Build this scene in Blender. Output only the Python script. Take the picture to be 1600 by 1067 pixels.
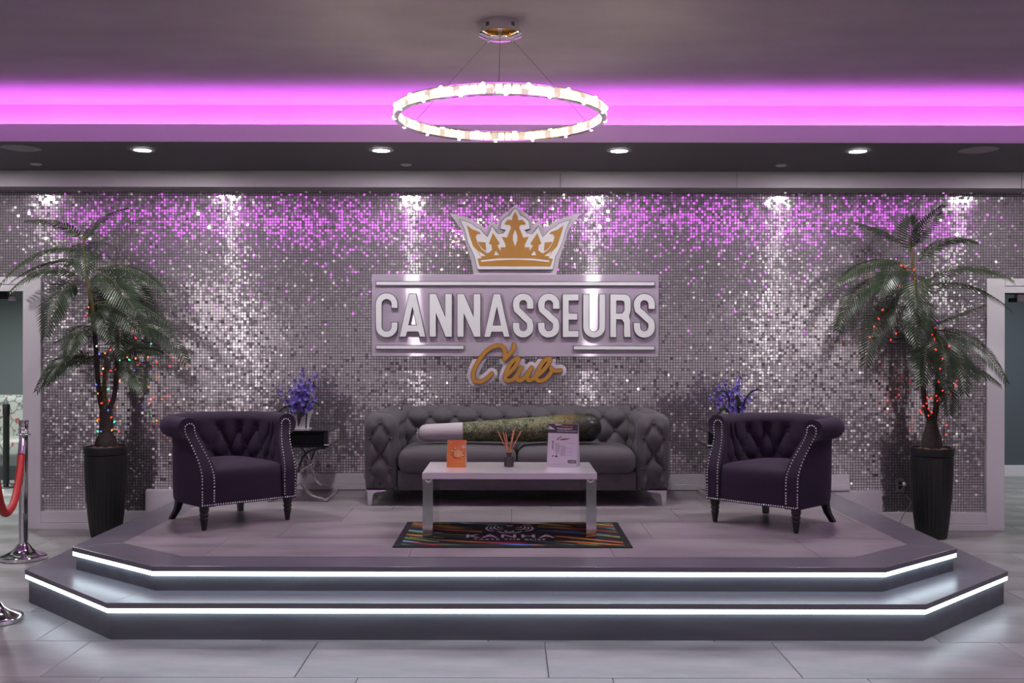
import bpy, bmesh, math, random
import numpy as np
from mathutils import Vector, Matrix

for _o in list(bpy.data.objects):
    bpy.data.objects.remove(_o)
sc = bpy.context.scene
COL = sc.collection
PI = math.pi
R = math.radians
random.seed(11)
RNG = np.random.default_rng(7)

# ------------------------------------------------------------------ camera, world, light, exposure
FPX, VX, VY, CAMZ = 1610.0, 799.0, 545.0, 1.55
cam = bpy.data.cameras.new('camera')
cam.sensor_width = 36.0
cam.lens = FPX / 1600.0 * 36.0
cam.shift_x = (800.0 - VX) / 1600.0
cam.shift_y = (VY - 533.5) / 1600.0
cam.clip_end = 100
camo = bpy.data.objects.new('camera', cam)
camo.matrix_world = Matrix.Translation((0, 0, CAMZ)) @ Matrix.Rotation(PI / 2, 4, 'X') @ Matrix.Rotation(R(0.10), 4, 'Z')
COL.objects.link(camo)
sc.camera = camo

world = bpy.data.worlds.new('world')
sc.world = world
world.use_nodes = True
world.node_tree.nodes['Background'].inputs[0].default_value = (0.5, 0.48, 0.52, 1)
world.node_tree.nodes['Background'].inputs[1].default_value = 0.02

sc.view_settings.view_transform = 'Standard'
sc.view_settings.look = 'None'
sc.view_settings.gamma = 1.0
sc.view_settings.use_curve_mapping = False
sc.view_settings.exposure = 0.0
sc.cycles.use_denoising = True
sc.cycles.caustics_reflective = False
sc.cycles.caustics_refractive = False
sc.cycles.sample_clamp_indirect = 6.0
sc.cycles.max_bounces = 8

Z_SOFFIT, Z_LIP, Z_CEIL = 3.035, 3.160, 3.350
Y_SOF, Y_COVE, Y_WALL = 7.40, 7.62, 8.85
Y_TRAY, Y_TRAY_BACK = 3.90, 3.68
E_MAGENTA = 40.0
E_STEP = 7.5
E_LENS = 30.0
P_DOWN = 20.0          # watts of each soffit downlight
P_ROOM = 7.5          # watts of each unseen fill lamp added over the front half of the room
DOWN_Y = 7.69
DOWN_X = (-4.54, -2.756, -0.974, 0.802, 2.584, 4.37)


def area(name, loc, size, power, color, rot=(0, 0, 0), shape='DISK', spread=150):
    l = bpy.data.lights.new(name, 'AREA')
    l.shape = shape
    l.size = size
    l.energy = power
    l.color = color
    l.spread = R(spread)
    o = bpy.data.objects.new(name, l)
    o.location = loc
    o.rotation_euler = rot
    COL.objects.link(o)
    return o


for x in DOWN_X:
    area('downlight_lamp', (x, DOWN_Y, Z_SOFFIT - 0.012), 0.15, P_DOWN, (1.0, 0.97, 0.95), spread=180)
for y in (2.9, 0.6, -1.9):  # unseen lamps added to light the stage from the front
    for x in (-4.6, -1.55, 1.55, 4.6):
        area('added_room_fill', (x, y, Z_SOFFIT - 0.012), 0.18, P_ROOM, (1.0, 0.95, 0.94), spread=160)
for x, p in ((-6.5, 70), (-2.2, 26), (2.2, 26), (6.5, 70)):  # unseen wall washers added so the mirror tiles reflect a brighter wall
    area('added_wall_wash', (x, -3.9, Z_SOFFIT - 0.012), 0.18, p, (1.0, 0.95, 0.92), spread=170)
area('left_room_lamp', (-6.0, 10.9, 2.9), 0.3, 110, (0.95, 1.0, 1.0))
area('right_room_lamp', (6.0, 10.9, 2.9), 0.3, 48, (0.92, 0.97, 1.0))

# ------------------------------------------------------------------ materials


def mat(name, col, rough=0.5, metal=0.0, emit=None, estr=0.0, sheen=0.0, sheen_col=None, coat=0.0,
        noise=None, bump=None, spec=None, trans=0.0, rnoise=0.0):
    """noise = (scale, colour2, detail, stretch xyz); bump = (scale, strength)"""
    m = bpy.data.materials.new(name)
    m.use_nodes = True
    nt = m.node_tree
    b = nt.nodes['Principled BSDF']
    b.inputs['Base Color'].default_value = (*col, 1)
    b.inputs['Roughness'].default_value = rough
    b.inputs['Metallic'].default_value = metal
    if spec is not None:
        b.inputs['Specular IOR Level'].default_value = spec
    if emit:
        b.inputs['Emission Color'].default_value = (*emit, 1)
        b.inputs['Emission Strength'].default_value = estr
    if sheen:
        b.inputs['Sheen Weight'].default_value = sheen
        b.inputs['Sheen Roughness'].default_value = 0.4
        b.inputs['Sheen Tint'].default_value = (*(sheen_col or col), 1)
    if coat:
        b.inputs['Coat Weight'].default_value = coat
        b.inputs['Coat Roughness'].default_value = 0.08
    if trans:
        b.inputs['Transmission Weight'].default_value = trans
    if noise or bump or rnoise:
        tc = nt.nodes.new('ShaderNodeTexCoord')
    if noise:
        mp = nt.nodes.new('ShaderNodeMapping')
        mp.inputs['Scale'].default_value = noise[3] if len(noise) > 3 else (1, 1, 1)
        nt.links.new(tc.outputs['Object'], mp.inputs[0])
        n = nt.nodes.new('ShaderNodeTexNoise')
        n.inputs['Scale'].default_value = noise[0]
        n.inputs['Detail'].default_value = noise[2] if len(noise) > 2 else 4
        nt.links.new(mp.outputs[0], n.inputs['Vector'])
        r = nt.nodes.new('ShaderNodeValToRGB')
        r.color_ramp.elements[0].position = 0.32
        r.color_ramp.elements[1].position = 0.68
        r.color_ramp.elements[0].color = (*col, 1)
        r.color_ramp.elements[1].color = (*noise[1], 1)
        nt.links.new(n.outputs['Fac'], r.inputs[0])
        nt.links.new(r.outputs[0], b.inputs['Base Color'])
        if rnoise:
            mr = nt.nodes.new('ShaderNodeMapRange')
            mr.inputs['To Min'].default_value = max(0.02, rough - rnoise)
            mr.inputs['To Max'].default_value = rough + rnoise
            nt.links.new(n.outputs['Fac'], mr.inputs[0])
            nt.links.new(mr.outputs[0], b.inputs['Roughness'])
    if bump:
        n2 = nt.nodes.new('ShaderNodeTexNoise')
        n2.inputs['Scale'].default_value = bump[0]
        n2.inputs['Detail'].default_value = 3
        nt.links.new(tc.outputs['Object'], n2.inputs['Vector'])
        bp = nt.nodes.new('ShaderNodeBump')
        bp.inputs['Strength'].default_value = bump[1]
        bp.inputs['Distance'].default_value = 0.01
        nt.links.new(n2.outputs['Fac'], bp.inputs['Height'])
        nt.links.new(bp.outputs[0], b.inputs['Normal'])
    return m


M = {}
M['ceiling'] = mat('ceiling_paint', (0.52, 0.49, 0.50), 0.8, noise=(1.6, (0.60, 0.57, 0.58), 5, (1, 2.2, 1)), bump=(14, 0.12))
M['soffit'] = mat('soffit_paint', (0.16, 0.15, 0.16), 0.7)
M['white_paint'] = mat('white_trim_paint', (0.82, 0.79, 0.83), 0.4)
M['bulkhead'] = mat('bulkhead_paint', (0.52, 0.50, 0.52), 0.45, noise=(1.2, (0.60, 0.58, 0.60), 3))
M['wall'] = mat('painted_wall', (0.74, 0.72, 0.74), 0.7)
M['grey_wall'] = mat('grey_green_wall_paint', (0.22, 0.25, 0.25), 0.7)
M['slate_wall'] = mat('slate_wall_paint', (0.10, 0.115, 0.135), 0.7)
M['tile'] = mat('concrete_look_tile', (0.20, 0.196, 0.193), 0.34, noise=(2.2, (0.43, 0.423, 0.415), 6, (0.6, 1.6, 1)), rnoise=0.08)
M['stage_tile'] = mat('stage_tile', (0.22, 0.198, 0.21), 0.36, noise=(2.4, (0.39, 0.355, 0.37), 6, (0.6, 1.6, 1)), rnoise=0.08)
M['grout'] = mat('dark_grout', (0.10, 0.10, 0.10), 0.9)
M['step'] = mat('grey_wood_look_board', (0.165, 0.165, 0.192), 0.27, noise=(4, (0.182, 0.182, 0.21), 5, (0.6, 3, 3)))
M['riser'] = mat('dark_grey_riser', (0.085, 0.087, 0.105), 0.5, noise=(4, (0.115, 0.117, 0.135), 6, (0.5, 4, 4)))
M['backing'] = mat('mosaic_backing', (0.035, 0.03, 0.033), 0.6)
M['led_white'] = mat('white_led', (0.9, 0.95, 1), 0.5, emit=(0.76, 0.91, 1.0), estr=E_STEP)
M['led_magenta'] = mat('magenta_led', (0.9, 0.3, 0.9), 0.5, emit=(0.80, 0.13, 1.0), estr=E_MAGENTA)
M['lens'] = mat('downlight_lens', (1, 1, 1), 0.5, emit=(0.95, 0.98, 1.0), estr=E_LENS)
M['white_metal'] = mat('white_enamel', (0.75, 0.74, 0.76), 0.35)
M['grille'] = mat('grey_speaker_mesh', (0.40, 0.38, 0.40), 0.6)
M['chrome'] = mat('chrome', (0.82, 0.81, 0.83), 0.07, 1.0)
M['brushed'] = mat('satin_chrome', (0.66, 0.65, 0.69), 0.13, 1.0)
M['sofa'] = mat('grey_velvet', (0.085, 0.079, 0.087), 0.75, sheen=0.18, sheen_col=(0.7, 0.66, 0.72), noise=(3.0, (0.095, 0.088, 0.097), 4))
M['button'] = mat('grey_velvet_button', (0.07, 0.066, 0.072), 0.8)
M['purple'] = mat('purple_velvet', (0.017, 0.007, 0.026), 0.8, sheen=0.11, sheen_col=(0.45, 0.20, 0.66))
M['purple_button'] = mat('purple_velvet_button', (0.016, 0.008, 0.024), 0.85)
M['black_wood'] = mat('black_wood', (0.014, 0.013, 0.015), 0.4)
M['nail'] = mat('nickel_nailhead', (0.80, 0.79, 0.81), 0.38, 1.0)
M['gloss_white'] = mat('gloss_white_lacquer', (0.88, 0.84, 0.89), 0.12, coat=0.6)
M['black_gloss'] = mat('black_lacquer', (0.012, 0.012, 0.014), 0.12)
M['mirror_panel'] = mat('mirror_panel', (0.70, 0.68, 0.70), 0.06, 1.0)
M['ceramic'] = mat('white_ceramic', (0.84, 0.82, 0.86), 0.2)
M['petal'] = mat('violet_petals', (0.10, 0.065, 0.37), 0.6, noise=(60, (0.22, 0.16, 0.58), 2))
M['stem'] = mat('dark_stem', (0.03, 0.045, 0.022), 0.6)
M['leaf'] = mat('dark_leaf', (0.022, 0.036, 0.022), 0.45)
M['frond'] = mat('palm_frond', (0.012, 0.025, 0.014), 0.36, noise=(5, (0.028, 0.050, 0.020), 3))
M['rachis'] = mat('palm_stalk', (0.085, 0.105, 0.03), 0.5)
M['trunk_dark'] = mat('dark_palm_trunk', (0.030, 0.024, 0.022), 0.8, noise=(30, (0.055, 0.043, 0.037), 4, (1, 1, 3)), bump=(40, 0.5))
M['trunk_green'] = mat('green_palm_stem', (0.09, 0.095, 0.028), 0.6, noise=(9, (0.13, 0.085, 0.04), 3))
M['soil'] = mat('brown_coir', (0.16, 0.075, 0.035), 0.95, bump=(60, 1.0), noise=(30, (0.24, 0.12, 0.06), 4))
M['planter'] = mat('black_planter', (0.011, 0.011, 0.012), 0.42)
M['wire'] = mat('dark_green_wire', (0.015, 0.03, 0.015), 0.6)
for nm, c in (('red', (1.0, 0.035, 0.02)), ('orange', (1.0, 0.22, 0.02)), ('green', (0.05, 1.0, 0.35)), ('blue', (0.06, 0.12, 1.0)), ('white', (1.0, 0.85, 0.6))):
    M['bulb_' + nm] = mat('string_bulb_' + nm, c, 0.3, emit=c, estr=3.0)
M['sign_acrylic'] = mat('lavender_acrylic', (0.70, 0.63, 0.71), 0.25)
M['letter_face'] = mat('pale_grey_acrylic', (0.78, 0.78, 0.80), 0.22)
M['letter_edge'] = mat('dark_letter_return', (0.05, 0.045, 0.07), 0.4)
M['gold'] = mat('ochre_gold_face', (0.46, 0.225, 0.04), 0.35)
M['brown_edge'] = mat('dark_brown_return', (0.09, 0.03, 0.02), 0.5)
M['mat_black'] = mat('black_mat_pile', (0.012, 0.013, 0.014), 0.95, bump=(300, 0.3))
for nm, c in (('orange', (0.75, 0.30, 0.04)), ('red', (0.42, 0.03, 0.04)), ('blue', (0.07, 0.18, 0.46)), ('green', (0.04, 0.15, 0.075)), ('lime', (0.38, 0.48, 0.09)), ('sky', (0.16, 0.42, 0.62)), ('pale', (0.82, 0.77, 0.80))):
    M['mat_' + nm] = mat('mat_print_' + nm, c, 0.95)
M['card_orange'] = mat('orange_card', (0.83, 0.20, 0.06), 0.35, noise=(9, (0.86, 0.34, 0.05), 2))
M['card_yellow'] = mat('card_fruit_print', (0.80, 0.38, 0.09), 0.4, noise=(70, (0.86, 0.58, 0.25), 3))
M['card_red'] = mat('card_red_print', (0.62, 0.09, 0.03), 0.4)
M['card_white'] = mat('white_card', (0.78, 0.74, 0.80), 0.3)
M['card_dark'] = mat('dark_print', (0.06, 0.05, 0.06), 0.4)
M['card_grey'] = mat('grey_print', (0.56, 0.52, 0.58), 0.4)
M['card_brown'] = mat('brown_print', (0.22, 0.12, 0.09), 0.4)
M['bolster_white'] = mat('white_bolster_cloth', (0.50, 0.46, 0.48), 0.8, bump=(25, 0.2))
M['bolster_end'] = mat('crinkled_black_film', (0.02, 0.021, 0.02), 0.18, bump=(38, 1.0))
M['glass_dark'] = mat('smoked_glass', (0.045, 0.04, 0.045), 0.08, spec=0.7)
M['reed'] = mat('tan_reed', (0.62, 0.26, 0.13), 0.6)
M['rope'] = mat('red_velvet_rope', (0.50, 0.006, 0.010), 0.6)
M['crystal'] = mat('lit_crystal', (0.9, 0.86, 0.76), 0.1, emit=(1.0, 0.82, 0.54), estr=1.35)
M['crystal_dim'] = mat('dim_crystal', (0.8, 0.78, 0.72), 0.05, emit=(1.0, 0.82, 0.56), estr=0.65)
M['chand_bulb'] = mat('chandelier_led', (1, 1, 1), 0.2, emit=(1.0, 0.86, 0.64), estr=120.0)
M['cable'] = mat('steel_cable', (0.30, 0.29, 0.30), 0.5, 0.6)
M['painted_reflection'] = mat('painted_warm_reflection', (0.75, 0.36, 0.06), 0.15, 1.0)
M['outlet'] = mat('grey_outlet_plate', (0.17, 0.165, 0.17), 0.5)
M['black'] = mat('black_plastic', (0.010, 0.010, 0.011), 0.5)
M['cord'] = mat('grey_cord', (0.16, 0.155, 0.15), 0.5)


def brushed_metal(name, col, r_sharp, r_wide, mix, aniso=1.0, wide=0.0):
    """brushed steel: a sharp reflection mixed with one that the horizontal grain draws out vertically"""
    m = bpy.data.materials.new(name)
    m.use_nodes = True
    nt = m.node_tree
    a = nt.nodes['Principled BSDF']
    a.inputs['Base Color'].default_value = (*col, 1)
    a.inputs['Metallic'].default_value = 1
    a.inputs['Roughness'].default_value = r_sharp
    b = nt.nodes.new('ShaderNodeBsdfAnisotropic')
    b.inputs['Color'].default_value = (*col, 1)
    b.inputs['Roughness'].default_value = r_wide
    b.inputs['Anisotropy'].default_value = aniso
    b.inputs['Rotation'].default_value = 0.0
    t = nt.nodes.new('ShaderNodeTangent')
    t.direction_type = 'RADIAL'
    t.axis = 'Z'
    nt.links.new(t.outputs[0], b.inputs['Tangent'])
    x = nt.nodes.new('ShaderNodeMixShader')
    x.inputs[0].default_value = mix
    nt.links.new(a.outputs[0], x.inputs[1])
    nt.links.new(b.outputs[0], x.inputs[2])
    c = nt.nodes.new('ShaderNodeBsdfAnisotropic')        # the fine scratches of the metal scatter the rest widely
    c.inputs['Color'].default_value = (*col, 1)
    c.inputs['Roughness'].default_value = 0.62
    x2 = nt.nodes.new('ShaderNodeMixShader')
    x2.inputs[0].default_value = wide
    nt.links.new(x.outputs[0], x2.inputs[1])
    nt.links.new(c.outputs[0], x2.inputs[2])
    nt.links.new(x2.outputs[0], nt.nodes['Material Output'].inputs['Surface'])
    return m


M['mirror'] = brushed_metal('mirror_tile', (0.79, 0.73, 0.78), 0.08, 0.25, 0.19, 0.92, 0.26)
M['sign_panel'] = brushed_metal('lavender_brushed_panel', (0.72, 0.63, 0.75), 0.28, 0.34, 0.32, 0.9)
M['sign_panel'].node_tree.nodes['Principled BSDF'].inputs['Metallic'].default_value = 0.25


def bolster_print():
    m = bpy.data.materials.new('herb_print_cloth')
    m.use_nodes = True
    nt = m.node_tree
    b = nt.nodes['Principled BSDF']
    b.inputs['Roughness'].default_value = 0.6
    tc = nt.nodes.new('ShaderNodeTexCoord')
    v = nt.nodes.new('ShaderNodeTexVoronoi')
    v.inputs['Scale'].default_value = 55
    n0 = nt.nodes.new('ShaderNodeTexNoise')
    n0.inputs['Scale'].default_value = 30
    mx = nt.nodes.new('ShaderNodeMixRGB')
    mx.inputs[0].default_value = 0.12
    nt.links.new(tc.outputs['Object'], mx.inputs[1])
    nt.links.new(n0.outputs['Color'], mx.inputs[2])
    nt.links.new(tc.outputs['Object'], n0.inputs['Vector'])
    nt.links.new(mx.outputs[0], v.inputs['Vector'])
    sp = nt.nodes.new('ShaderNodeSeparateColor')
    nt.links.new(v.outputs['Color'], sp.inputs[0])
    r = nt.nodes.new('ShaderNodeValToRGB')
    els = r.color_ramp.elements
    els[0].position, els[0].color = 0.0, (0.018, 0.022, 0.010, 1)
    els[1].position, els[1].color = 1.0, (0.32, 0.30, 0.20, 1)
    for p, c in ((0.25, (0.06, 0.075, 0.03, 1)), (0.5, (0.13, 0.15, 0.07, 1)), (0.72, (0.21, 0.17, 0.07, 1)), (0.86, (0.15, 0.19, 0.12, 1))):
        e = els.new(p)
        e.color = c
    nt.links.new(sp.outputs[0], r.inputs[0])
    # brown then dark towards the far end (printed gradient)
    g = nt.nodes.new('ShaderNodeSeparateXYZ')
    nt.links.new(tc.outputs['Object'], g.inputs[0])
    r2 = nt.nodes.new('ShaderNodeValToRGB')
    e2 = r2.color_ramp.elements
    e2[0].position, e2[0].color = 0.0, (1, 1, 1, 1)
    e2[1].position, e2[1].color = 1.0, (0.03, 0.03, 0.02, 1)
    for p, c in ((0.66, (1, 1, 1, 1)), (0.80, (0.95, 0.60, 0.22, 1)), (0.88, (0.22, 0.20, 0.10, 1))):
        e = e2.new(p)
        e.color = c
    mr = nt.nodes.new('ShaderNodeMapRange')
    mr.inputs['From Min'].default_value = -0.42
    mr.inputs['From Max'].default_value = 0.68
    nt.links.new(g.outputs[0], mr.inputs[0])
    nt.links.new(mr.outputs[0], r2.inputs[0])
    mm = nt.nodes.new('ShaderNodeMixRGB')
    mm.blend_type = 'MULTIPLY'
    mm.inputs[0].default_value = 1
    nt.links.new(r.outputs[0], mm.inputs[1])
    nt.links.new(r2.outputs[0], mm.inputs[2])
    nt.links.new(mm.outputs[0], b.inputs['Base Color'])
    return m


M['herb'] = bolster_print()


def patterned():
    m = mat('branch_print_upholstery', (0.50, 0.52, 0.48), 0.8)
    nt = m.node_tree
    b = nt.nodes['Principled BSDF']
    tc = nt.nodes.new('ShaderNodeTexCoord')
    v = nt.nodes.new('ShaderNodeTexVoronoi')
    v.feature = 'DISTANCE_TO_EDGE'
    v.inputs['Scale'].default_value = 7
    wn = nt.nodes.new('ShaderNodeTexNoise')
    wn.inputs['Scale'].default_value = 5
    wm = nt.nodes.new('ShaderNodeMixRGB')
    wm.inputs[0].default_value = 0.35
    nt.links.new(tc.outputs['Object'], wn.inputs['Vector'])
    nt.links.new(tc.outputs['Object'], wm.inputs[1])
    nt.links.new(wn.outputs['Color'], wm.inputs[2])
    nt.links.new(wm.outputs[0], v.inputs['Vector'])
    r = nt.nodes.new('ShaderNodeValToRGB')
    r.color_ramp.elements[0].position, r.color_ramp.elements[0].color = 0.015, (0.09, 0.10, 0.10, 1)
    r.color_ramp.elements[1].position, r.color_ramp.elements[1].color = 0.06, (0.34, 0.36, 0.32, 1)
    nt.links.new(v.outputs['Distance'], r.inputs[0])
    n = nt.nodes.new('ShaderNodeTexNoise')
    n.inputs['Scale'].default_value = 14
    nt.links.new(tc.outputs['Object'], n.inputs['Vector'])
    r2 = nt.nodes.new('ShaderNodeValToRGB')
    r2.color_ramp.elements[0].position, r2.color_ramp.elements[0].color = 0.62, (0, 0, 0, 1)
    r2.color_ramp.elements[1].position, r2.color_ramp.elements[1].color = 0.66, (1, 1, 1, 1)
    nt.links.new(n.outputs['Fac'], r2.inputs[0])
    mx = nt.nodes.new('ShaderNodeMixRGB')
    nt.links.new(r2.outputs[0], mx.inputs[0])
    nt.links.new(r.outputs[0], mx.inputs[1])
    mx.inputs[2].default_value = (0.30, 0.05, 0.05, 1)
    nt.links.new(mx.outputs[0], b.inputs['Base Color'])
    return m


M['pattern'] = patterned()

# ------------------------------------------------------------------ mesh helpers


class MB:
    def __init__(self):
        self.v, self.f, self.mi = [], [], []

    def add(self, vs, fs, mi=0):
        o = len(self.v)
        self.v += [tuple(p) for p in vs]
        for f in fs:
            self.f.append(tuple(i + o for i in f))
            self.mi.append(mi)
        return self

    def box(self, x0, x1, y0, y1, z0, z1, mi=0):
        vs = [(x0, y0, z0), (x1, y0, z0), (x1, y1, z0), (x0, y1, z0), (x0, y0, z1), (x1, y0, z1), (x1, y1, z1), (x0, y1, z1)]
        return self.add(vs, [(3, 2, 1, 0), (4, 5, 6, 7), (0, 1, 5, 4), (1, 2, 6, 5), (2, 3, 7, 6), (3, 0, 4, 7)], mi)

    def prism(self, poly, z0, z1, mi=0):
        """poly: (x, y) counter-clockwise, extruded in z"""
        n = len(poly)
        vs = [(x, y, z0) for x, y in poly] + [(x, y, z1) for x, y in poly]
        fs = [tuple(reversed(range(n))), tuple(range(n, 2 * n))] + [(i, (i + 1) % n, n + (i + 1) % n, n + i) for i in range(n)]
        return self.add(vs, fs, mi)

    def grid(self, rows, closed_u=False, closed_v=False, mi=0, flip=False):
        nr, nc = len(rows), len(rows[0])
        vs = [p for r in rows for p in r]
        fs = []
        for i in range(nr - (0 if closed_v else 1)):
            for j in range(nc - (0 if closed_u else 1)):
                a, b = i * nc + j, i * nc + (j + 1) % nc
                c, d = ((i + 1) % nr) * nc + (j + 1) % nc, ((i + 1) % nr) * nc + j
                fs.append((d, c, b, a) if flip else (a, b, c, d))
        return self.add(vs, fs, mi)

    def lathe(self, prof, n=32, c=(0, 0), mi=0, flute=None, cap=True):
        """prof: (r, z) from bottom to top"""
        rows = []
        for r, z in prof:
            rows.append([(c[0] + (r + (flute(2 * PI * k / n, z) if flute else 0)) * math.cos(2 * PI * k / n),
                          c[1] + (r + (flute(2 * PI * k / n, z) if flute else 0)) * math.sin(2 * PI * k / n), z) for k in range(n)])
        o = len(self.v)
        self.grid(rows, closed_u=True, mi=mi)
        if cap:
            self.f.append(tuple(o + k for k in reversed(range(n))))
            self.mi.append(mi)
            self.f.append(tuple(o + (len(prof) - 1) * n + k for k in range(n)))
            self.mi.append(mi)
        return self

    def tube(self, pts, r, n=8, mi=0, cap=True):
        pts = [Vector(p) for p in pts]
        rr = r if isinstance(r, (list, tuple)) else [r] * len(pts)
        rows, up = [], None
        for i, p in enumerate(pts):
            t = (pts[min(i + 1, len(pts) - 1)] - pts[max(i - 1, 0)]).normalized()
            if up is None:
                up = Vector((0, 0, 1)) if abs(t.z) < 0.9 else Vector((0, 1, 0))
            s = t.cross(up).normalized()
            up = s.cross(t).normalized()
            rows.append([p + (s * math.cos(2 * PI * k / n) + up * math.sin(2 * PI * k / n)) * rr[i] for k in range(n)])
        o = len(self.v)
        self.grid(rows, closed_u=True, mi=mi)
        if cap:
            self.f.append(tuple(o + k for k in reversed(range(n))))
            self.mi.append(mi)
            self.f.append(tuple(o + (len(pts) - 1) * n + k for k in range(n)))
            self.mi.append(mi)
        return self

    def sphere(self, c, r, nu=10, nv=6, mi=0, sz=1.0):
        rows = [[(c[0] + r * math.sin(PI * i / nv) * math.cos(2 * PI * k / nu), c[1] + r * math.sin(PI * i / nv) * math.sin(2 * PI * k / nu),
                  c[2] + sz * r * -math.cos(PI * i / nv)) for k in range(nu)] for i in range(nv + 1)]
        rows[0] = [(c[0], c[1], c[2] - sz * r)] * nu
        rows[-1] = [(c[0], c[1], c[2] + sz * r)] * nu
        return self.grid(rows, closed_u=True, mi=mi)

    def build(self, name, mats, parent=None, smooth=None, bevel=None, weld=False):
        me = bpy.data.meshes.new(name)
        me.from_pydata(self.v, [], self.f)
        for m in (mats if isinstance(mats, (list, tuple)) else [mats]):
            me.materials.append(m)
        if any(self.mi):
            me.polygons.foreach_set('material_index', self.mi)
        if weld:
            bm = bmesh.new()
            bm.from_mesh(me)
            bmesh.ops.remove_doubles(bm, verts=bm.verts, dist=1e-5)
            bmesh.ops.recalc_face_normals(bm, faces=bm.faces)
            bm.to_mesh(me)
            bm.free()
        if smooth is not None:
            me.polygons.foreach_set('use_smooth', [True] * len(me.polygons))
            me.set_sharp_from_angle(angle=R(smooth))
        me.update()
        o = bpy.data.objects.new(name, me)
        COL.objects.link(o)
        if parent is not None:
            o.parent = parent
        if bevel:
            b = o.modifiers.new('bevel', 'BEVEL')
            b.width = bevel
            b.segments = 2
            b.limit_method = 'ANGLE'
        return o


def tag(o, label=None, cat=None, group=None, kind=None):
    if label:
        o['label'] = label
    if cat:
        o['category'] = cat
    if group:
        o['group'] = group
    if kind:
        o['kind'] = kind
    return o


def thing(name, label, cat, loc=(0, 0, 0), rz=0.0, group=None, kind=None):
    o = bpy.data.objects.new(name, None)
    o.empty_display_size = 0.1
    o.location = loc
    o.rotation_euler = (0, 0, rz)
    COL.objects.link(o)
    return tag(o, label, cat, group, kind)


def copy_tree(o, parent=None):
    c = o.copy()
    COL.objects.link(c)
    if parent is not None:
        c.parent = parent
    for ch in [x for x in bpy.data.objects if x.parent == o]:
        copy_tree(ch, c)
    return c


def dup_obj(o, parent, loc=None, rot=None):
    c = o.copy()
    COL.objects.link(c)
    c.parent = parent
    if loc is not None:
        c.location = loc
    if rot is not None:
        c.rotation_euler = rot
    return c


def X(px, d):
    return (px - VX) * d / FPX


def Zp(py, d):
    return CAMZ + (VY - py) * d / FPX


def rbox(mb, cx, cy, cz, sx, sy, sz, r, n=10, crown=0.0, mi=0):
    """rounded box, centre c, full sizes s"""
    h = (sx / 2, sy / 2, sz / 2)

    def samples(hh):
        k = 5
        a = [-hh + r * (1 - math.cos(PI / 2 * i / k)) for i in range(k)]
        b = [-hh + r + (2 * hh - 2 * r) * i / n for i in range(n + 1)]
        return a + b + [-q for q in reversed(a)]

    def proj(p):
        inner = [max(-(h[i] - r), min(h[i] - r, p[i])) for i in range(3)]
        dv = Vector([p[i] - inner[i] for i in range(3)])
        if dv.length > 1e-9:
            dv = dv.normalized() * r
        q = Vector(inner) + dv
        if crown:
            w = max(0, 1 - (q.x / h[0]) ** 2) * max(0, 1 - (q.y / h[1]) ** 2)
            if q.z > 0:
                q.z += crown * math.sqrt(w) * (q.z / h[2])
        return (q.x + cx, q.y + cy, q.z + cz)
    S = [samples(h[i]) for i in range(3)]
    for ax in range(3):
        u, w = (ax + 1) % 3, (ax + 2) % 3
        for s in (-1, 1):
            rows = []
            for a in S[w]:
                row = []
                for b in S[u]:
                    p = [0, 0, 0]
                    p[ax], p[u], p[w] = s * h[ax], b, a
                    row.append(proj(p))
                rows.append(row)
            mb.grid(rows, mi=mi, flip=(s < 0))
    return mb


def clip_poly(poly, clip):
    """Sutherland-Hodgman, both counter-clockwise"""
    out = list(poly)
    for i in range(len(clip)):
        a, b = clip[i], clip[(i + 1) % len(clip)]
        inp, out = out, []
        if not inp:
            break

        def side(p):
            return (b[0] - a[0]) * (p[1] - a[1]) - (b[1] - a[1]) * (p[0] - a[0])
        for j in range(len(inp)):
            p, q = inp[j], inp[(j + 1) % len(inp)]
            sp, sq = side(p), side(q)
            if sp >= 0:
                out.append(p)
            if (sp >= 0) != (sq >= 0):
                t = sp / (sp - sq)
                out.append((p[0] + (q[0] - p[0]) * t, p[1] + (q[1] - p[1]) * t))
    return out


def bez(p0, p1, p2, n):
    return [(Vector(p0) * (1 - t) ** 2 + Vector(p1) * 2 * t * (1 - t) + Vector(p2) * t * t) for t in [i / n for i in range(n + 1)]]


def catmull(pts, k=8):
    P = [Vector(p) for p in pts]
    P = [P[0] * 2 - P[1]] + P + [P[-1] * 2 - P[-2]]
    out = []
    for i in range(1, len(P) - 2):
        for j in range(k):
            t = j / k
            a, b, c, d = P[i - 1], P[i], P[i + 1], P[i + 2]
            out.append(0.5 * ((2 * b) + (c - a) * t + (2 * a - 5 * b + 4 * c - d) * t * t + (3 * b - a - 3 * c + d) * t ** 3))
    out.append(P[-2])
    return out


def curve_mesh(name, outlines, depth, m, parent=None, offset=0.0, bevel=0.0):
    """flat outlines in (x, y) filled with even-odd holes, extruded; stands up: x right, y -> world z, front towards -y"""
    cu = bpy.data.curves.new(name, 'CURVE')
    cu.dimensions = '2D'
    cu.fill_mode = 'BOTH'
    cu.extrude = depth / 2
    cu.offset = offset
    cu.bevel_depth = bevel
    cu.bevel_resolution = 1
    for ol in outlines:
        s = cu.splines.new('POLY')
        s.points.add(len(ol) - 1)
        for p, (x, y) in zip(s.points, ol):
            p.co = (x, y, 0, 1)
        s.use_cyclic_u = True
    tmp = bpy.data.objects.new('tmp', cu)
    me = bpy.data.meshes.new_from_object(tmp)
    bpy.data.objects.remove(tmp)
    me.name = name
    me.transform(Matrix.Rotation(PI / 2, 4, 'X'))
    me.materials.clear()
    me.materials.append(m)
    o = bpy.data.objects.new(name, me)
    COL.objects.link(o)
    if parent is not None:
        o.parent = parent
    return o


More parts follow.
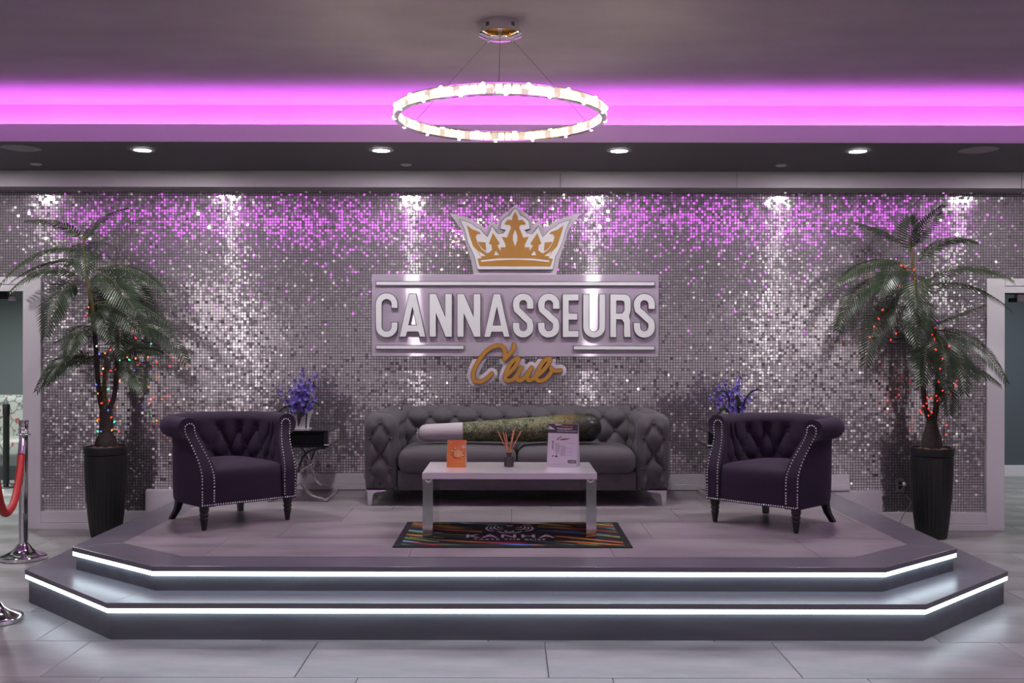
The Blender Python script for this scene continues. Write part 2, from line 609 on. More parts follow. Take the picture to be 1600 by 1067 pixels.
def text_mesh(name, txt, size, m, parent=None, sx=1.0, depth=0.001, bold=0.0, spacing=1.0):
    """flat text lying in the xy plane, centred"""
    cu = bpy.data.curves.new(name, 'FONT')
    cu.body = txt
    cu.size = size
    cu.align_x = 'CENTER'
    cu.align_y = 'CENTER'
    cu.extrude = depth / 2
    cu.offset = bold
    cu.space_character = spacing
    tmp = bpy.data.objects.new('tmp', cu)
    me = bpy.data.meshes.new_from_object(tmp)
    bpy.data.objects.remove(tmp)
    me.transform(Matrix.Diagonal((sx, 1, 1, 1)))
    me.materials.clear()
    me.materials.append(m)
    me.name = name
    o = bpy.data.objects.new(name, me)
    COL.objects.link(o)
    if parent is not None:
        o.parent = parent
    return o


def ribbon(path, w, flat=True):
    """outline of a stroke of width w along a 2D path"""
    L, Rr = [], []
    n = len(path)
    for i, p in enumerate(path):
        a, b = path[max(i - 1, 0)], path[min(i + 1, n - 1)]
        tx, ty = b[0] - a[0], b[1] - a[1]
        l = math.hypot(tx, ty) or 1
        nx, ny = -ty / l, tx / l
        L.append((p[0] + nx * w / 2, p[1] + ny * w / 2))
        Rr.append((p[0] - nx * w / 2, p[1] - ny * w / 2))
    if flat:
        return L + Rr[::-1]

    def capv(c, frm, to):
        a0 = math.atan2(frm[1] - c[1], frm[0] - c[0])
        return [(c[0] + w / 2 * math.cos(a0 - PI * k / 8), c[1] + w / 2 * math.sin(a0 - PI * k / 8)) for k in range(1, 8)]
    return L + capv(path[-1], L[-1], Rr[-1]) + Rr[::-1] + capv(path[0], Rr[0], L[0])

# ================================================================== the setting
def struct(name, label, mb, m, cat='building part', bevel=None, smooth=None):
    o = mb.build(name, m, None, smooth, bevel)
    return tag(o, label, cat, kind='structure')


XR = 8.2                      # half width of the hall
DOORS = ((-5.10, -4.183), (4.224, 5.14))
Z_DOOR = 2.032

# floor: dark bed with one object per tile
fl = MB().box(-9, 9, -5.2, 14, -0.12, -0.008)
floor = struct('floor', 'grey concrete-look tiled floor of the hall', fl, M['grout'], 'floor')
stage_low = [(-2.963, 8.80), (-2.963, 6.28), (-2.14, 5.46), (2.20, 5.46), (3.03, 6.28), (3.03, 8.80)]
stage_top = [(-2.676, 8.80), (-2.676, 6.28), (-1.99, 5.72), (2.08, 5.72), (2.72, 6.28), (2.72, 8.80)]


def tile_mesh(w, h, t, name):
    g, e = 0.0016, 0.0025
    mb = MB()
    rows = []
    for (ins, z) in ((0, -t), (0, -e), (e, 0.0)):
        rows.append([(g + ins, g + ins, z), (w - g - ins, g + ins, z), (w - g - ins, h - g - ins, z), (g + ins, h - g - ins, z)])
    mb.grid(rows, closed_u=True)
    o = len(mb.v)
    mb.f.append((o - 4, o - 3, o - 2, o - 1))
    mb.mi.append(0)
    me_o = mb.build(name, M['tile'])
    return me_o


first = tile_mesh(1.2, 0.6, 0.010, 'tile')
first.parent = floor
used_first = False
for k in range(-3, 15):
    y0 = 4.855 + 0.6 * k
    off = -1.021 - 0.3 * k
    off = off - 1.2 * math.floor((off + 7.2) / 1.2)   # first joint right of x = -7.2
    x = off - 1.2
    while x < 6.6:
        hid = (x > -2.1 and x + 1.2 < 2.1 and 5.6 < y0) or y0 > 8.9 and -3.9 < x < 2.7
        if not hid:
            if not used_first:
                o = first
                used_first = True
            else:
                o = dup_obj(first, floor)
            o.location = (x, y0, random.uniform(-0.0003, 0.0003))
        x += 1.2

# wall behind the stage with two door openings
wb = MB()
struct('wall_back_left', 'plain painted wall beyond the left doorway', MB().box(-XR, DOORS[0][0], Y_WALL, Y_WALL + 0.16, 0, 3.3), M['wall'], 'wall')
wb.box(DOORS[0][1], DOORS[1][0], Y_WALL, Y_WALL + 0.16, 0, 3.3)
struct('wall_back_right', 'plain painted wall beyond the right doorway', MB().box(DOORS[1][1], XR, Y_WALL, Y_WALL + 0.16, 0, 3.3), M['wall'], 'wall')
for a, b in DOORS:
    wb.box(a, b, Y_WALL, Y_WALL + 0.16, Z_DOOR, 3.3)
wall_back = struct('wall_back', 'wall behind the stage clad in small silver mirror tiles', wb, M['backing'], 'wall')


def mosaic(name, x0, x1, z0, z1, seed, lo=None):
    """one inch mirror tiles, each slightly tilted in its own direction"""
    rng = np.random.default_rng(seed)
    P, g = 0.0238, 0.0018
    nx, nz = int(round((x1 - x0) / P)), int(round((z1 - z0) / P))
    cx = x0 + (np.arange(nx) + 0.5) * (x1 - x0) / nx
    cz = z0 + (np.arange(nz) + 0.5) * (z1 - z0) / nz
    CX, CZ = np.meshgrid(cx, cz)
    CX, CZ = CX.ravel(), CZ.ravel()
    n = CX.size
    wide = rng.random(n) < 0.27
    sa = np.where(wide, R(4.0), R(0.80))     # about the horizontal axis
    sb = np.where(wide, R(3.6), R(0.50))     # about the vertical axis
    ta = rng.normal(0, 1, n) * sa
    tb = rng.normal(0, 1, n) * sb
    # sheets of 0.3 m hang a little differently from one another
    ix, iz = np.floor(CX / 0.3).astype(int) + 60, np.floor(CZ / 0.3).astype(int) + 20
    sh = rng.normal(0, R(0.28), (2, 140, 60))
    ta = ta + sh[0, ix, iz]
    tb = tb + sh[1, ix, iz] * 0.6
    h = P / 2 - g
    V = np.zeros((n, 8, 3))
    for k, (a, b) in enumerate(((-1, -1), (1, -1), (1, 1), (-1, 1))):
        V[:, k, 0] = CX + a * h
        V[:, k, 2] = CZ + b * h
        V[:, k, 1] = -0.0045 + np.tan(ta) * b * h + np.tan(tb) * a * h
        V[:, k + 4, 0] = CX + a * h
        V[:, k + 4, 2] = CZ + b * h
        V[:, k + 4, 1] = 0.0
    V[:, :, 1] += Y_WALL
    q = np.array([[0, 1, 2, 3], [4, 5, 1, 0], [5, 6, 2, 1], [6, 7, 3, 2], [7, 4, 0, 3]])
    F = (np.arange(n)[:, None, None] * 8 + q[None]).reshape(-1, 4)
    me = bpy.data.meshes.new(name)
    me.vertices.add(n * 8)
    me.vertices.foreach_set('co', V.ravel())
    me.loops.add(F.size)
    me.loops.foreach_set('vertex_index', F.ravel().astype(np.int32))
    me.polygons.add(len(F))
    me.polygons.foreach_set('loop_start', np.arange(0, F.size, 4, dtype=np.int32))
    me.update(calc_edges=True)
    me.polygons.foreach_set('use_smooth', [False] * len(F))
    me.materials.append(M['mirror'])
    o = bpy.data.objects.new(name, me)
    COL.objects.link(o)
    o.parent = wall_back
    o['kind'] = 'stuff'
    return o


mosaic('mosaic_tiles', -4.035, 4.075, 0.15, 2.98, 1)
mosaic('mosaic_tiles', -6.5, -4.035, 2.15, 2.98, 2)
mosaic('mosaic_tiles', 4.075, 6.5, 2.15, 2.98, 3)

# side and front walls, rooms beyond the doors
struct('wall_left', 'plain painted wall on the left of the hall', MB().box(-XR - 0.15, -XR, -5, Y_WALL + 0.16, 0, 3.6), M['wall'], 'wall')
struct('wall_right', 'plain painted wall on the right of the hall', MB().box(XR, XR + 0.15, -5, Y_WALL + 0.16, 0, 3.6), M['wall'], 'wall')
struct('wall_front', 'plain painted wall behind the viewer', MB().box(-XR, XR, -5.15, -5, 0, 3.6), M['wall'], 'wall')
lr = MB()
lr.box(-9, -3.6, 13.6, 13.75, 0, 3.1)
lr.box(-3.75, -3.6, 9.01, 13.6, 0, 3.1)
lr.box(-9.1, -9, 9.01, 13.75, 0, 3.1)
lr.box(-9, -3.6, 9.01, 13.75, 3.0, 3.1)
struct('wall_left_room', 'grey wall of the room through the left doorway', lr, M['grey_wall'], 'wall')
rr = MB()
rr.box(3.6, 9, 12.6, 12.75, 0, 3.1)
rr.box(3.6, 3.75, 9.01, 12.6, 0, 3.1)
rr.box(9, 9.1, 9.01, 12.75, 0, 3.1)
rr.box(3.6, 9, 9.01, 12.75, 3.0, 3.1)
struct('wall_right_room', 'slate wall of the room through the right doorway', rr, M['slate_wall'], 'wall')
struct('baseboard_right_room', 'white baseboard of the room through the right doorway', MB().box(3.75, 9, 12.575, 12.6, 0, 0.14), M['white_paint'], 'baseboard', 0.004)

# door casings (trim) and baseboards
YF = Y_WALL - 0.03


def casing(name, label, xin, xout, sgn):
    mb = MB()
    mb.box(min(xin, xout), max(xin, xout), YF, Y_WALL + 0.16, 0.0, 2.158)          # leg
    a, b = (DOORS[0][0] - 0.13, min(xin, xout)) if sgn < 0 else (max(xin, xout), DOORS[1][1] + 0.13)
    mb.box(a, b, YF, Y_WALL + 0.16, 2.036, 2.091)                                   # head, two stepped boards
    mb.box(a, b, YF - 0.006, Y_WALL + 0.16, 2.095, 2.158)
    return struct(name, label, mb, M['white_paint'], 'door casing', 0.003)


casing('trim_1', 'white casing of the left doorway', -4.029, -4.183, -1)
casing('trim_2', 'white casing of the right doorway', 4.070, 4.224, 1)
for nm, xx, lb in (('trim_3', DOORS[0][0], 'left'), ('trim_4', DOORS[1][1], 'right')):
    s = -1 if xx < 0 else 1
    struct(nm, 'outer leg of the white casing of the %s doorway' % lb, MB().box(min(xx, xx + s * 0.13), max(xx, xx + s * 0.13), YF, Y_WALL + 0.16, 0, 2.03), M['white_paint'], 'door casing', 0.003)


def skirting(name, label, x0, x1):
    mb = MB()
    mb.box(x0, x1, YF, Y_WALL, 0.058, 0.153)
    mb.box(x0, x1, YF - 0.012, Y_WALL, 0.0, 0.055)
    return struct(name, label, mb, M['white_paint'], 'baseboard', 0.003)


skirting('baseboard_left', 'white baseboard between the left doorway and the stage', -4.028, -3.132)
skirting('baseboard_right', 'white baseboard between the stage and the right doorway', 3.179, 4.069)
bs = MB()
bs.box(-2.86, 2.90, YF + 0.006, Y_WALL, 0.392, 0.478)
bs.box(-2.86, 2.90, YF - 0.008, Y_WALL, 0.342, 0.390)
struct('baseboard_back', 'white baseboard along the back of the stage', bs, M['white_paint'], 'baseboard', 0.003)
for nm, a, b, c, lb in (('baseboard_step_left', -3.130, -2.70, -3.0, 'left'), ('baseboard_step_right', 2.745, 3.177, 3.03, 'right')):
    s = MB().box(a, b, YF, Y_WALL, 0.0, 0.330)
    s.box(a, b, YF + 0.012, Y_WALL, 0.330, 0.341)
    struct(nm, 'white stepped baseboard block at the %s end of the stage' % lb, s, M['white_paint'], 'baseboard', 0.003)

# bulkhead over the mirror wall, in boards with open seams
bh = struct('trim_bulkhead', 'grey painted bulkhead board above the mirror wall', MB().box(-XR, XR, 8.615, Y_WALL - 0.0005, 2.90, Z_SOFFIT), M['bulkhead'], 'bulkhead')
for a, b in ((-XR, 0.405), (0.409, 1.880), (1.884, 4.255), (4.259, XR)):
    MB().box(a, b, 8.600, 8.615, 2.897, Z_SOFFIT - 0.001).build('board', M['bulkhead'], bh, None, 0.002)

# ceilings
lc = MB()
lc.box(-XR, XR, -5, Y_TRAY_BACK, Z_SOFFIT, Z_SOFFIT + 0.02)
lc.box(-XR, -6.1, Y_TRAY_BACK, Y_WALL, Z_SOFFIT, Z_SOFFIT + 0.02)
lc.box(6.1, XR, Y_TRAY_BACK, Y_WALL, Z_SOFFIT, Z_SOFFIT + 0.02)
lower_ceiling = struct('ceiling_lower', 'lower ceiling of the front half of the hall', lc, M['wall'], 'ceiling')
tc_ = MB()
tc_.box(-6.12, 6.12, Y_TRAY_BACK - 0.02, Y_COVE + 0.02, Z_CEIL, Z_CEIL + 0.1)
tc_.box(-6.12, 6.12, Y_COVE, Y_COVE + 0.02, Z_SOFFIT + 0.022, Z_CEIL)
tc_.box(-6.12, 6.12, Y_TRAY_BACK - 0.02, Y_TRAY_BACK, Z_SOFFIT + 0.022, Z_CEIL)
tc_.box(-6.12, -6.1, Y_TRAY_BACK, Y_COVE, Z_SOFFIT, Z_CEIL)
tc_.box(6.1, 6.12, Y_TRAY_BACK, Y_COVE, Z_SOFFIT, Z_CEIL)
ceiling = struct('ceiling', 'raised ceiling with brushed plaster and a magenta lit cove', tc_, M['ceiling'], 'ceiling')
sf = MB().box(-6.1, 6.1, Y_SOF + 0.014, Y_WALL, Z_SOFFIT, Z_SOFFIT + 0.02)
struct('ceiling_soffit', 'dark grey lowered ceiling strip in front of the mirror wall', sf, M['soffit'], 'ceiling')
struct('trim_cove', 'pale cove fascia below the magenta light', MB().box(-6.1, 6.1, Y_SOF, Y_SOF + 0.012, Z_SOFFIT - 0.001, Z_LIP), M['white_paint'], 'cove', 0.002)
tf = MB().box(-6.1, 6.1, Y_TRAY - 0.012, Y_TRAY, Z_SOFFIT - 0.001, Z_LIP)
tf.box(-6.1, 6.1, Y_TRAY_BACK, Y_TRAY - 0.012, Z_SOFFIT, Z_SOFFIT + 0.02)
struct('trim_cove_front', 'pale cove fascia on the viewer side of the raised ceiling', tf, M['white_paint'], 'cove')
MB().box(-6.05, 6.05, Y_COVE - 0.095, Y_COVE - 0.070, 3.090, 3.122).build('led_strip', M['led_magenta'], ceiling)
MB().box(-6.05, 6.05, Y_TRAY_BACK + 0.070, Y_TRAY_BACK + 0.095, 3.090, 3.122).build('led_strip', M['led_magenta'], ceiling)

# ================================================================== the stage
stage = thing('stage_platform', 'two-step angular grey stage with glowing white edges, set against the mirror wall', 'platform')


def offset_poly(poly, d):
    """inset of the five open sides of a stage outline (first and last vertex lie on the wall)"""
    n = len(poly)
    lines = []
    for i in range(n - 1):
        a, b = Vector(poly[i]), Vector(poly[i + 1])
        t = (b - a).normalized()
        nn = Vector((-t.y, t.x))
        lines.append((a + nn * d, t))
    out = [(lines[0][0].x, poly[0][1])]
    for i in range(n - 2):
        (p, t), (q, u) = lines[i], lines[i + 1]
        den = t.x * u.y - t.y * u.x
        s = ((q.x - p.x) * u.y - (q.y - p.y) * u.x) / den
        out.append((p.x + t.x * s, p.y + t.y * s))
    out.append((lines[-1][0].x, poly[-1][1]))
    return out


def stage_level(poly, z0, z1, inner_w, led=True, inner=True):
    nose = 0.030
    rz = offset_poly(poly, 0.022)          # riser line
    rz2 = offset_poly(poly, 0.034)
    inn = offset_poly(poly, inner_w)
    ledo = offset_poly(poly, 0.004)
    for i in range(5):
        MB().prism([rz[i], rz[i + 1], rz2[i + 1], rz2[i]], z0, z1 - nose).build('riser', M['riser'], stage)
        a, b, c, d = poly[i], poly[i + 1], inn[i + 1], inn[i]
        MB().prism([a, b, c, d], z1 - nose, z1).build('border_board', M['step'], stage, None, 0.0025)
        if 1 <= i <= 3:
            MB().prism([ledo[i], ledo[i + 1], rz[i + 1], rz[i]], z1 - nose - 0.024, z1 - nose - 0.001).build('led_strip', M['led_white'], stage)
    return inn


inn_low = stage_level(stage_low, 0.0, 0.200, 0.34)
inn_top = stage_level(stage_top, 0.170, 0.340, 0.262)
base_in = offset_poly(stage_top, 0.05)
MB().prism(base_in, 0.0, 0.328).build('core', M['grout'], stage)
# tiles of the stage floor, cut to the border
g = 0.0015
for k in range(5):
    y0, y1 = 5.99 + 0.6 * k, min(5.99 + 0.6 * (k + 1), 8.80)
    off = 0.603 + 0.3 * k
    off -= 1.2 * math.floor((off + 3.0) / 1.2)
    x = off - 1.2
    while x < 2.8:
        p = clip_poly([(x + g, y0 + g), (x + 1.2 - g, y0 + g), (x + 1.2 - g, y1 - g), (x + g, y1 - g)], offset_poly(inn_top, 0.001))
        if len(p) > 2:
            q = [p[0]]
            for s in p[1:]:
                if (Vector(s) - Vector(q[-1])).length > 1e-4:
                    q.append(s)
            MB().prism(q, 0.329, 0.3395 + random.uniform(0, 0.0004)).build('tile', M['stage_tile'], stage)
        x += 1.2

# ================================================================== ceiling fittings


def downlight(x, label):
    t = thing('downlight', label, 'light', (x, DOWN_Y, Z_SOFFIT))
    MB().lathe([(0.062, -0.004), (0.092, -0.004), (0.088, -0.009), (0.064, -0.010), (0.062, -0.004)], 28, cap=False).build('trim_ring', M['white_metal'], t, 40)
    MB().lathe([(0.001, -0.0075), (0.0625, -0.0075), (0.0625, -0.003), (0.001, -0.003)], 28).build('lens', M['lens'], t)
    return t


for x, lb in zip(DOWN_X[1:5], ('first lit recessed downlight from the left in the dark soffit', 'second lit recessed downlight from the left in the dark soffit',
                               'third lit recessed downlight from the left in the dark soffit', 'fourth lit recessed downlight from the left in the dark soffit')):
    downlight(x, lb)
for x, lb in ((-3.64, 'round grey flush speaker grille at the left end of the soffit'), (3.462, 'round grey flush speaker grille at the right end of the soffit')):
    t = thing('ceiling_speaker', lb, 'speaker', (x, 7.645, Z_SOFFIT))
    MB().lathe([(0.001, -0.006), (0.125, -0.006), (0.125, -0.001), (0.001, -0.001)], 36).build('grille', M['grille'], t)
    MB().lathe([(0.125, -0.002), (0.125, -0.010), (0.140, -0.006), (0.141, -0.002)], 36, cap=False).build('rim', M['grille'], t, 40)
for x, lb in ((X(61, 8.36), 'small round sprinkler cover plate at the left of the soffit'), (X(635, 8.36), 'small round sprinkler cover plate in the soffit left of the crown'),
              (X(1217, 8.36), 'small round sprinkler cover plate in the soffit right of the sign')):
    t = thing('sprinkler_cover', lb, 'sprinkler', (x, 8.30, Z_SOFFIT))
    MB().lathe([(0.001, -0.012), (0.036, -0.011), (0.040, -0.008), (0.040, -0.001), (0.001, -0.001)], 24).build('plate', M['white_metal'], t, 50)
    MB().lathe([(0.030, -0.004), (0.047, -0.004), (0.045, -0.0005), (0.030, -0.0005)], 24, cap=False).build('rim', M['white_metal'], t, 50)

# chandelier
CHX, CHY, CHZ, CHR = X(781, 5.68), 5.68, 2.838, 0.571
ch = thing('ring_chandelier', 'large ring chandelier of lit crystals hung on three thin cables', 'chandelier', (CHX, CHY, Z_CEIL))
cn = MB()
cn.lathe([(0.106, -0.0585), (0.106, 0.0)], 40)
cn.build('canopy', M['chrome'], ch, 40)
dish = MB()
nseg = 60
rows = [[(r * math.cos(2 * PI * k / nseg), r * math.sin(2 * PI * k / nseg), z) for k in range(nseg)] for r, z in ((0.001, -0.092), (0.070, -0.092), (0.122, -0.071), (0.122, -0.064), (0.095, -0.058))]
dish.grid(rows, closed_u=True)
dish.mi = [1 if ((f[0] % nseg) in range(46, 53) or (f[0] % nseg) in range(37, 44)) and f[0] >= nseg and f[0] < 2 * nseg else 0 for f in dish.f]  # warm reflections in the chrome, painted as amber wedges
dish.build('canopy_dish', [M['chrome'], M['painted_reflection']], ch, 30)
for s in (-1, 1):
    for k in range(5):
        a = -PI / 2 + s * (0.62 + 0.05 * k)
        MB().box(-0.0011, 0.0011, -0.001, 0.001, -0.043, -0.022).build('vent_slot', M['black'], ch).location = (0.1065 * math.cos(a), 0.1065 * math.sin(a), 0)
zr = CHZ - Z_CEIL
for r0, r1, z0, z1 in ((CHR - 0.013, CHR + 0.013, zr - 0.030, zr - 0.026), (CHR - 0.013, CHR + 0.013, zr + 0.026, zr + 0.030)):
    rows = [[(r * math.cos(2 * PI * k / 96), r * math.sin(2 * PI * k / 96), z) for k in range(96)] for r, z in ((r0, z0), (r1, z0), (r1, z1), (r0, z1), (r0, z0))]
    MB().grid(rows, closed_u=True).build('ring_frame', M['chrome'], ch, 40)
cr = MB()
cr.add([(-0.017, -0.011, -0.016), (0.017, -0.011, -0.016), (0.017, 0.011, -0.016), (-0.017, 0.011, -0.016), (-0.020, -0.015, 0), (0.020, -0.015, 0), (0.020, 0.015, 0), (-0.020, 0.015, 0),
        (-0.017, -0.011, 0.016), (0.017, -0.011, 0.016), (0.017, 0.011, 0.016), (-0.017, 0.011, 0.016)],
       [(3, 2, 1, 0), (8, 9, 10, 11)] + [(i, (i + 1) % 4, 4 + (i + 1) % 4, 4 + i) for i in range(4)] + [(4 + i, 4 + (i + 1) % 4, 8 + (i + 1) % 4, 8 + i) for i in range(4)])
NC = 84
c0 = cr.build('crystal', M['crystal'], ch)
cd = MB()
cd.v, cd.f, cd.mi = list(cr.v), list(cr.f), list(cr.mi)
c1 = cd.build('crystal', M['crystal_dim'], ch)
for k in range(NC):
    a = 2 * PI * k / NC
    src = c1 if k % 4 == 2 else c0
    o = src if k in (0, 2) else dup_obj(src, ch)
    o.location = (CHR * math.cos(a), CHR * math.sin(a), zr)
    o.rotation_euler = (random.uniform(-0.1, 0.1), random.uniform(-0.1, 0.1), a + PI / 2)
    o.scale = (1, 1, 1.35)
b0 = MB().sphere((0, 0, 0), 0.0115, 8, 6).build('led_bulb', M['chand_bulb'], ch, 60)
NB = 32
for k in range(NB):
    a = 2 * PI * (k + 0.3) / NB
    o = b0 if k == 0 else dup_obj(b0, ch)
    rb = CHR + 0.009
    o.location = (rb * math.cos(a), rb * math.sin(a), zr - 0.022 + 0.044 * (k % 2))
for a in (-90, 30, 150):
    ca, sa = math.cos(R(a)), math.sin(R(a))
    cb = MB().tube([(0.080 * ca, 0.080 * sa, -0.088), (CHR * ca, CHR * sa, zr + 0.030)], 0.0016, 6).build('cable', M['cable'], ch)
    MB().tube([(0.080 * ca, 0.080 * sa, -0.080), (0.080 * ca, 0.080 * sa, -0.100)], 0.007, 8).build('cable_grip', M['chrome'], cb)

# ================================================================== the sign
SD = 8.73
SS = SD / FPX
sign = thing('wall_sign', 'lavender wall sign with a crown, pale raised capitals and an ochre script word', 'sign', (X(805, SD), Y_WALL - 0.006, Zp(493, SD)))
# local frame: x right, z up, front of the panel at y = -0.085


def sx(px, py):
    return ((px - 805) * SS, (493 - py) * SS)


def spoly(pts, zx=None, f=1.0, ox=0, oy=0):
    return [sx(ox + x * f, oy + y * f) for x, y in pts]


def at_y(o, y):
    o.location = (o.location.x, y, o.location.z)
    return o


MB().box(sx(580, 0)[0], sx(1030, 0)[0], -0.085, -0.070, sx(0, 557)[1], sx(0, 428)[1]).build('panel', M['sign_panel'], sign, None, 0.002)
for px, py in ((640, 460), (970, 460), (640, 530), (970, 530), (805, 480)):
    a, b = sx(px, py)
    MB().box(a - 0.02, a + 0.02, -0.070, 0.0, b - 0.02, b + 0.02).build('standoff', M['letter_edge'], sign)


def raised(name, outlines, y, depth=0.030):
    """dark return with a pale face in front"""
    o = at_y(curve_mesh(name, outlines, depth, M['letter_edge'], sign, offset=0.0015), y - depth / 2)
    f = curve_mesh('face', outlines, 0.003, M['letter_face'], o, offset=-0.0045, bevel=0.001)
    f.location = (0, -depth / 2 - 0.0015, 0)
    return o


for a, b, c, d in ((587, 1023, 439.8, 446.2), (587, 725, 539.6, 546), (896, 1023, 540, 546.6)):
    raised('bar', [[sx(a, d), sx(b, d), sx(b, c), sx(a, c)]], -0.085, 0.022)


def arc(cx, cy, rx, ry, a0, a1, n=14):
    return [(cx + rx * math.cos(R(a0 + (a1 - a0) * i / n)), cy + ry * math.sin(R(a0 + (a1 - a0) * i / n))) for i in range(n + 1)]


T, B_ = 459.0, 527.0


def letter_C(x0, x1):
    w = 10.3
    t, b = T - 1, B_ + 1
    cx, rx = (x0 + x1) / 2, (x1 - x0) / 2 - w / 2
    p = [(x1 - w / 2, 482)] + arc(cx, t + w / 2 + rx, rx, rx, 0, -180) + arc(cx, b - w / 2 - rx, rx, rx, 180, 0) + [(x1 - w / 2, 503.5)]
    return [ribbon(p, w)]


def letter_A(x0, x1):
    m = (x0 + x1) / 2
    k = (x1 - x0) / 42.0
    return [[(x0, B_), (m - 5.6 * k, T), (m + 5.6 * k, T), (x1, B_), (x1 - 10 * k, B_), (x1 - 12.3 * k, 519), (x0 + 13.2 * k, 519), (x0 + 10.8 * k, B_)],
            [(m - 5.9 * k, 508), (m, 482), (m + 5.9 * k, 508)]]


def letter_N(x0, x1):
    w = 11
    return [[(x0, B_), (x0, T), (x0 + w, T), (x1 - w - 0.5, 493), (x1 - w - 0.5, T), (x1, T), (x1, B_), (x1 - 10.5, B_), (x0 + w, 492), (x0 + w, B_)]]


def letter_S(x0, x1):
    w = 11.4
    t, b = T - 1, B_ + 1
    cx, rx = (x0 + x1) / 2, (x1 - x0) / 2 - w / 2
    p = [(x1 - w / 2, 483)] + arc(cx, t + w / 2 + rx, rx, rx, 0, -180) + [(x0 + w / 2, 478), (x0 + w / 2 + 1.2, 484), (cx - 2.5, 490.5), (cx + 2.5, 495.5), (x1 - w / 2 - 1.2, 502), (x1 - w / 2, 508)] + arc(cx, b - w / 2 - rx, rx, rx, 0, 180) + [(x0 + w / 2, 503.5)]
    q = [p[0]]
    for s_ in p[1:]:
        if math.hypot(s_[0] - q[-1][0], s_[1] - q[-1][1]) > 0.3:
            q.append(s_)
    return [ribbon(q, w)]


def letter_E(x0, x1):
    w, h = 10.5, 10
    return [[(x0, B_), (x0, T), (x1, T), (x1, T + h + 1), (x0 + w, T + h + 1), (x0 + w, 489), (x1 - 2, 489), (x1 - 2, 500), (x0 + w, 500), (x0 + w, 516.3), (x1, 516.3), (x1, B_)]]


def letter_U(x0, x1):
    w = 10.2
    cx, rx = (x0 + x1) / 2, (x1 - x0) / 2 - w / 2
    return [ribbon([(x0 + w / 2, T)] + arc(cx, B_ + 1 - w / 2 - rx, rx, rx, 180, 0) + [(x1 - w / 2, T)], w)]


def letter_R(x0, x1):
    w = 10.5
    out = [(x0, B_), (x0, T), (x0 + 22, T)] + arc(x1 - 11, T + 11, 10.5, 11, -80, 0, 6) + [(x1 - 0.5, 485), (x1 - 3, 493.5), (x1 - 1.2, 500), (x1 - 0.8, 521), (x1, B_),
          (x1 - 11.3, B_), (x1 - 12, 522), (x1 - 12, 504), (x1 - 15, 499.5), (x0 + w, 499), (x0 + w, B_)]
    hole = [(x0 + w, 489), (x0 + w, T + 11), (x0 + 19, T + 11)] + arc(x0 + 18.5, T + 14.5, 3.5, 3.5, -80, 0, 4) + [(x0 + 22, 485), (x0 + 19, 489)]
    return [out, hole]


for fn, a, b in ((letter_C, 586.6, 621.6), (letter_A, 623.6, 665.5), (letter_N, 670.6, 706.6), (letter_N, 714, 751), (letter_A, 755.7, 796.8), (letter_S, 800.7, 834.1), (letter_S, 840, 874.6),
                 (letter_E, 878.6, 904.3), (letter_U, 910.5, 945.9), (letter_R, 952.8, 986.3), (letter_S, 989.5, 1023.7)):
    raised('letter', [[sx(x, y) for x, y in ol] for ol in fn(a, b)], -0.085, 0.032)


def cz(pts, mirror=True):
    """outline read off the crown, left half given from the bottom centre up to the top; mirrored"""
    p = list(pts)
    if mirror:
        p = p + [(1594 - x, y) for x, y in reversed(pts) if abs(x - 797) > 1]
    return [sx(690 + x * 0.14375, 310 + y * 0.14375) for x, y in p]


back = curve_mesh('crown_back', [cz([(345, 822), (310, 640), (262, 500), (215, 340), (78, 150), (170, 175), (270, 200), (400, 265), (485, 328), (535, 235), (605, 282), (620, 220), (665, 160), (725, 125), (797, 62)])], 0.008, M['sign_acrylic'], sign)
at_y(back, -0.066)
cf = [(385, 775), (355, 635), (280, 480), (245, 340), (190, 225), (260, 245), (330, 272), (370, 308), (420, 332), (460, 378), (495, 410), (520, 360), (543, 290), (580, 345), (612, 382), (665, 374), (688, 345), (632, 330), (645, 250), (680, 205), (738, 182), (765, 130), (797, 98)]
crown = at_y(curve_mesh('crown', [cz(cf)], 0.030, M['letter_edge'], sign), -0.088)
f = curve_mesh('face', [cz(cf)], 0.003, M['letter_face'], crown, offset=-0.0045, bevel=0.001)
f.location = (0, -0.0165, 0)
gold_shapes = [
    [cz([(410, 738), (386, 655), (440, 645), (600, 633), (797, 628)]), cz([(425, 690), (425, 672), (600, 652), (797, 643)])[:4] + cz([(425, 690), (425, 672), (600, 652), (797, 643)])[4:]],
    [cz([(450, 650), (470, 600), (560, 575), (640, 570), (700, 560), (797, 560)])],
    [cz([(699, 600), (705, 430), (730, 370), (754, 312), (736, 287), (690, 285), (682, 270), (716, 230), (764, 236), (769, 190), (797, 145)]), cz([(797, 520), (773, 455), (773, 400), (797, 338)])],
]
for s in (0, 1):
    def mm(pts):
        q = [(1594 - x, y) for x, y in reversed(pts)] if s else pts
        return cz(q, False)
    gold_shapes += [[mm([(650, 415), (705, 425), (735, 575), (690, 580), (693, 500)])],
                    [mm([(555, 375), (632, 490), (604, 512), (640, 575), (670, 600), (500, 600), (545, 560), (540, 505), (512, 490)])],
                    [mm([(640, 530), (690, 530), (690, 600), (640, 600)])],
                    [mm([(270, 290), (332, 335), (410, 365), (425, 385), (385, 388), (368, 420), (385, 475), (430, 550), (505, 605), (490, 650), (440, 650), (415, 620), (395, 575), (340, 520), (300, 400)])],
                    [mm([(388, 470), (475, 478), (482, 570), (440, 545)])]]
for gsh in gold_shapes[:1]:
    pass
gold_band_hole = cz([(425, 690), (425, 672), (600, 652), (797, 643)], True)
hole = [sx(690 + x * 0.14375, 310 + y * 0.14375) for x, y in ((425, 690), (425, 672), (600, 652), (797, 643), (994, 652), (1169, 672), (1169, 690), (994, 672), (797, 665), (600, 672))]
gold_shapes[0] = [gold_shapes[0][0], hole]
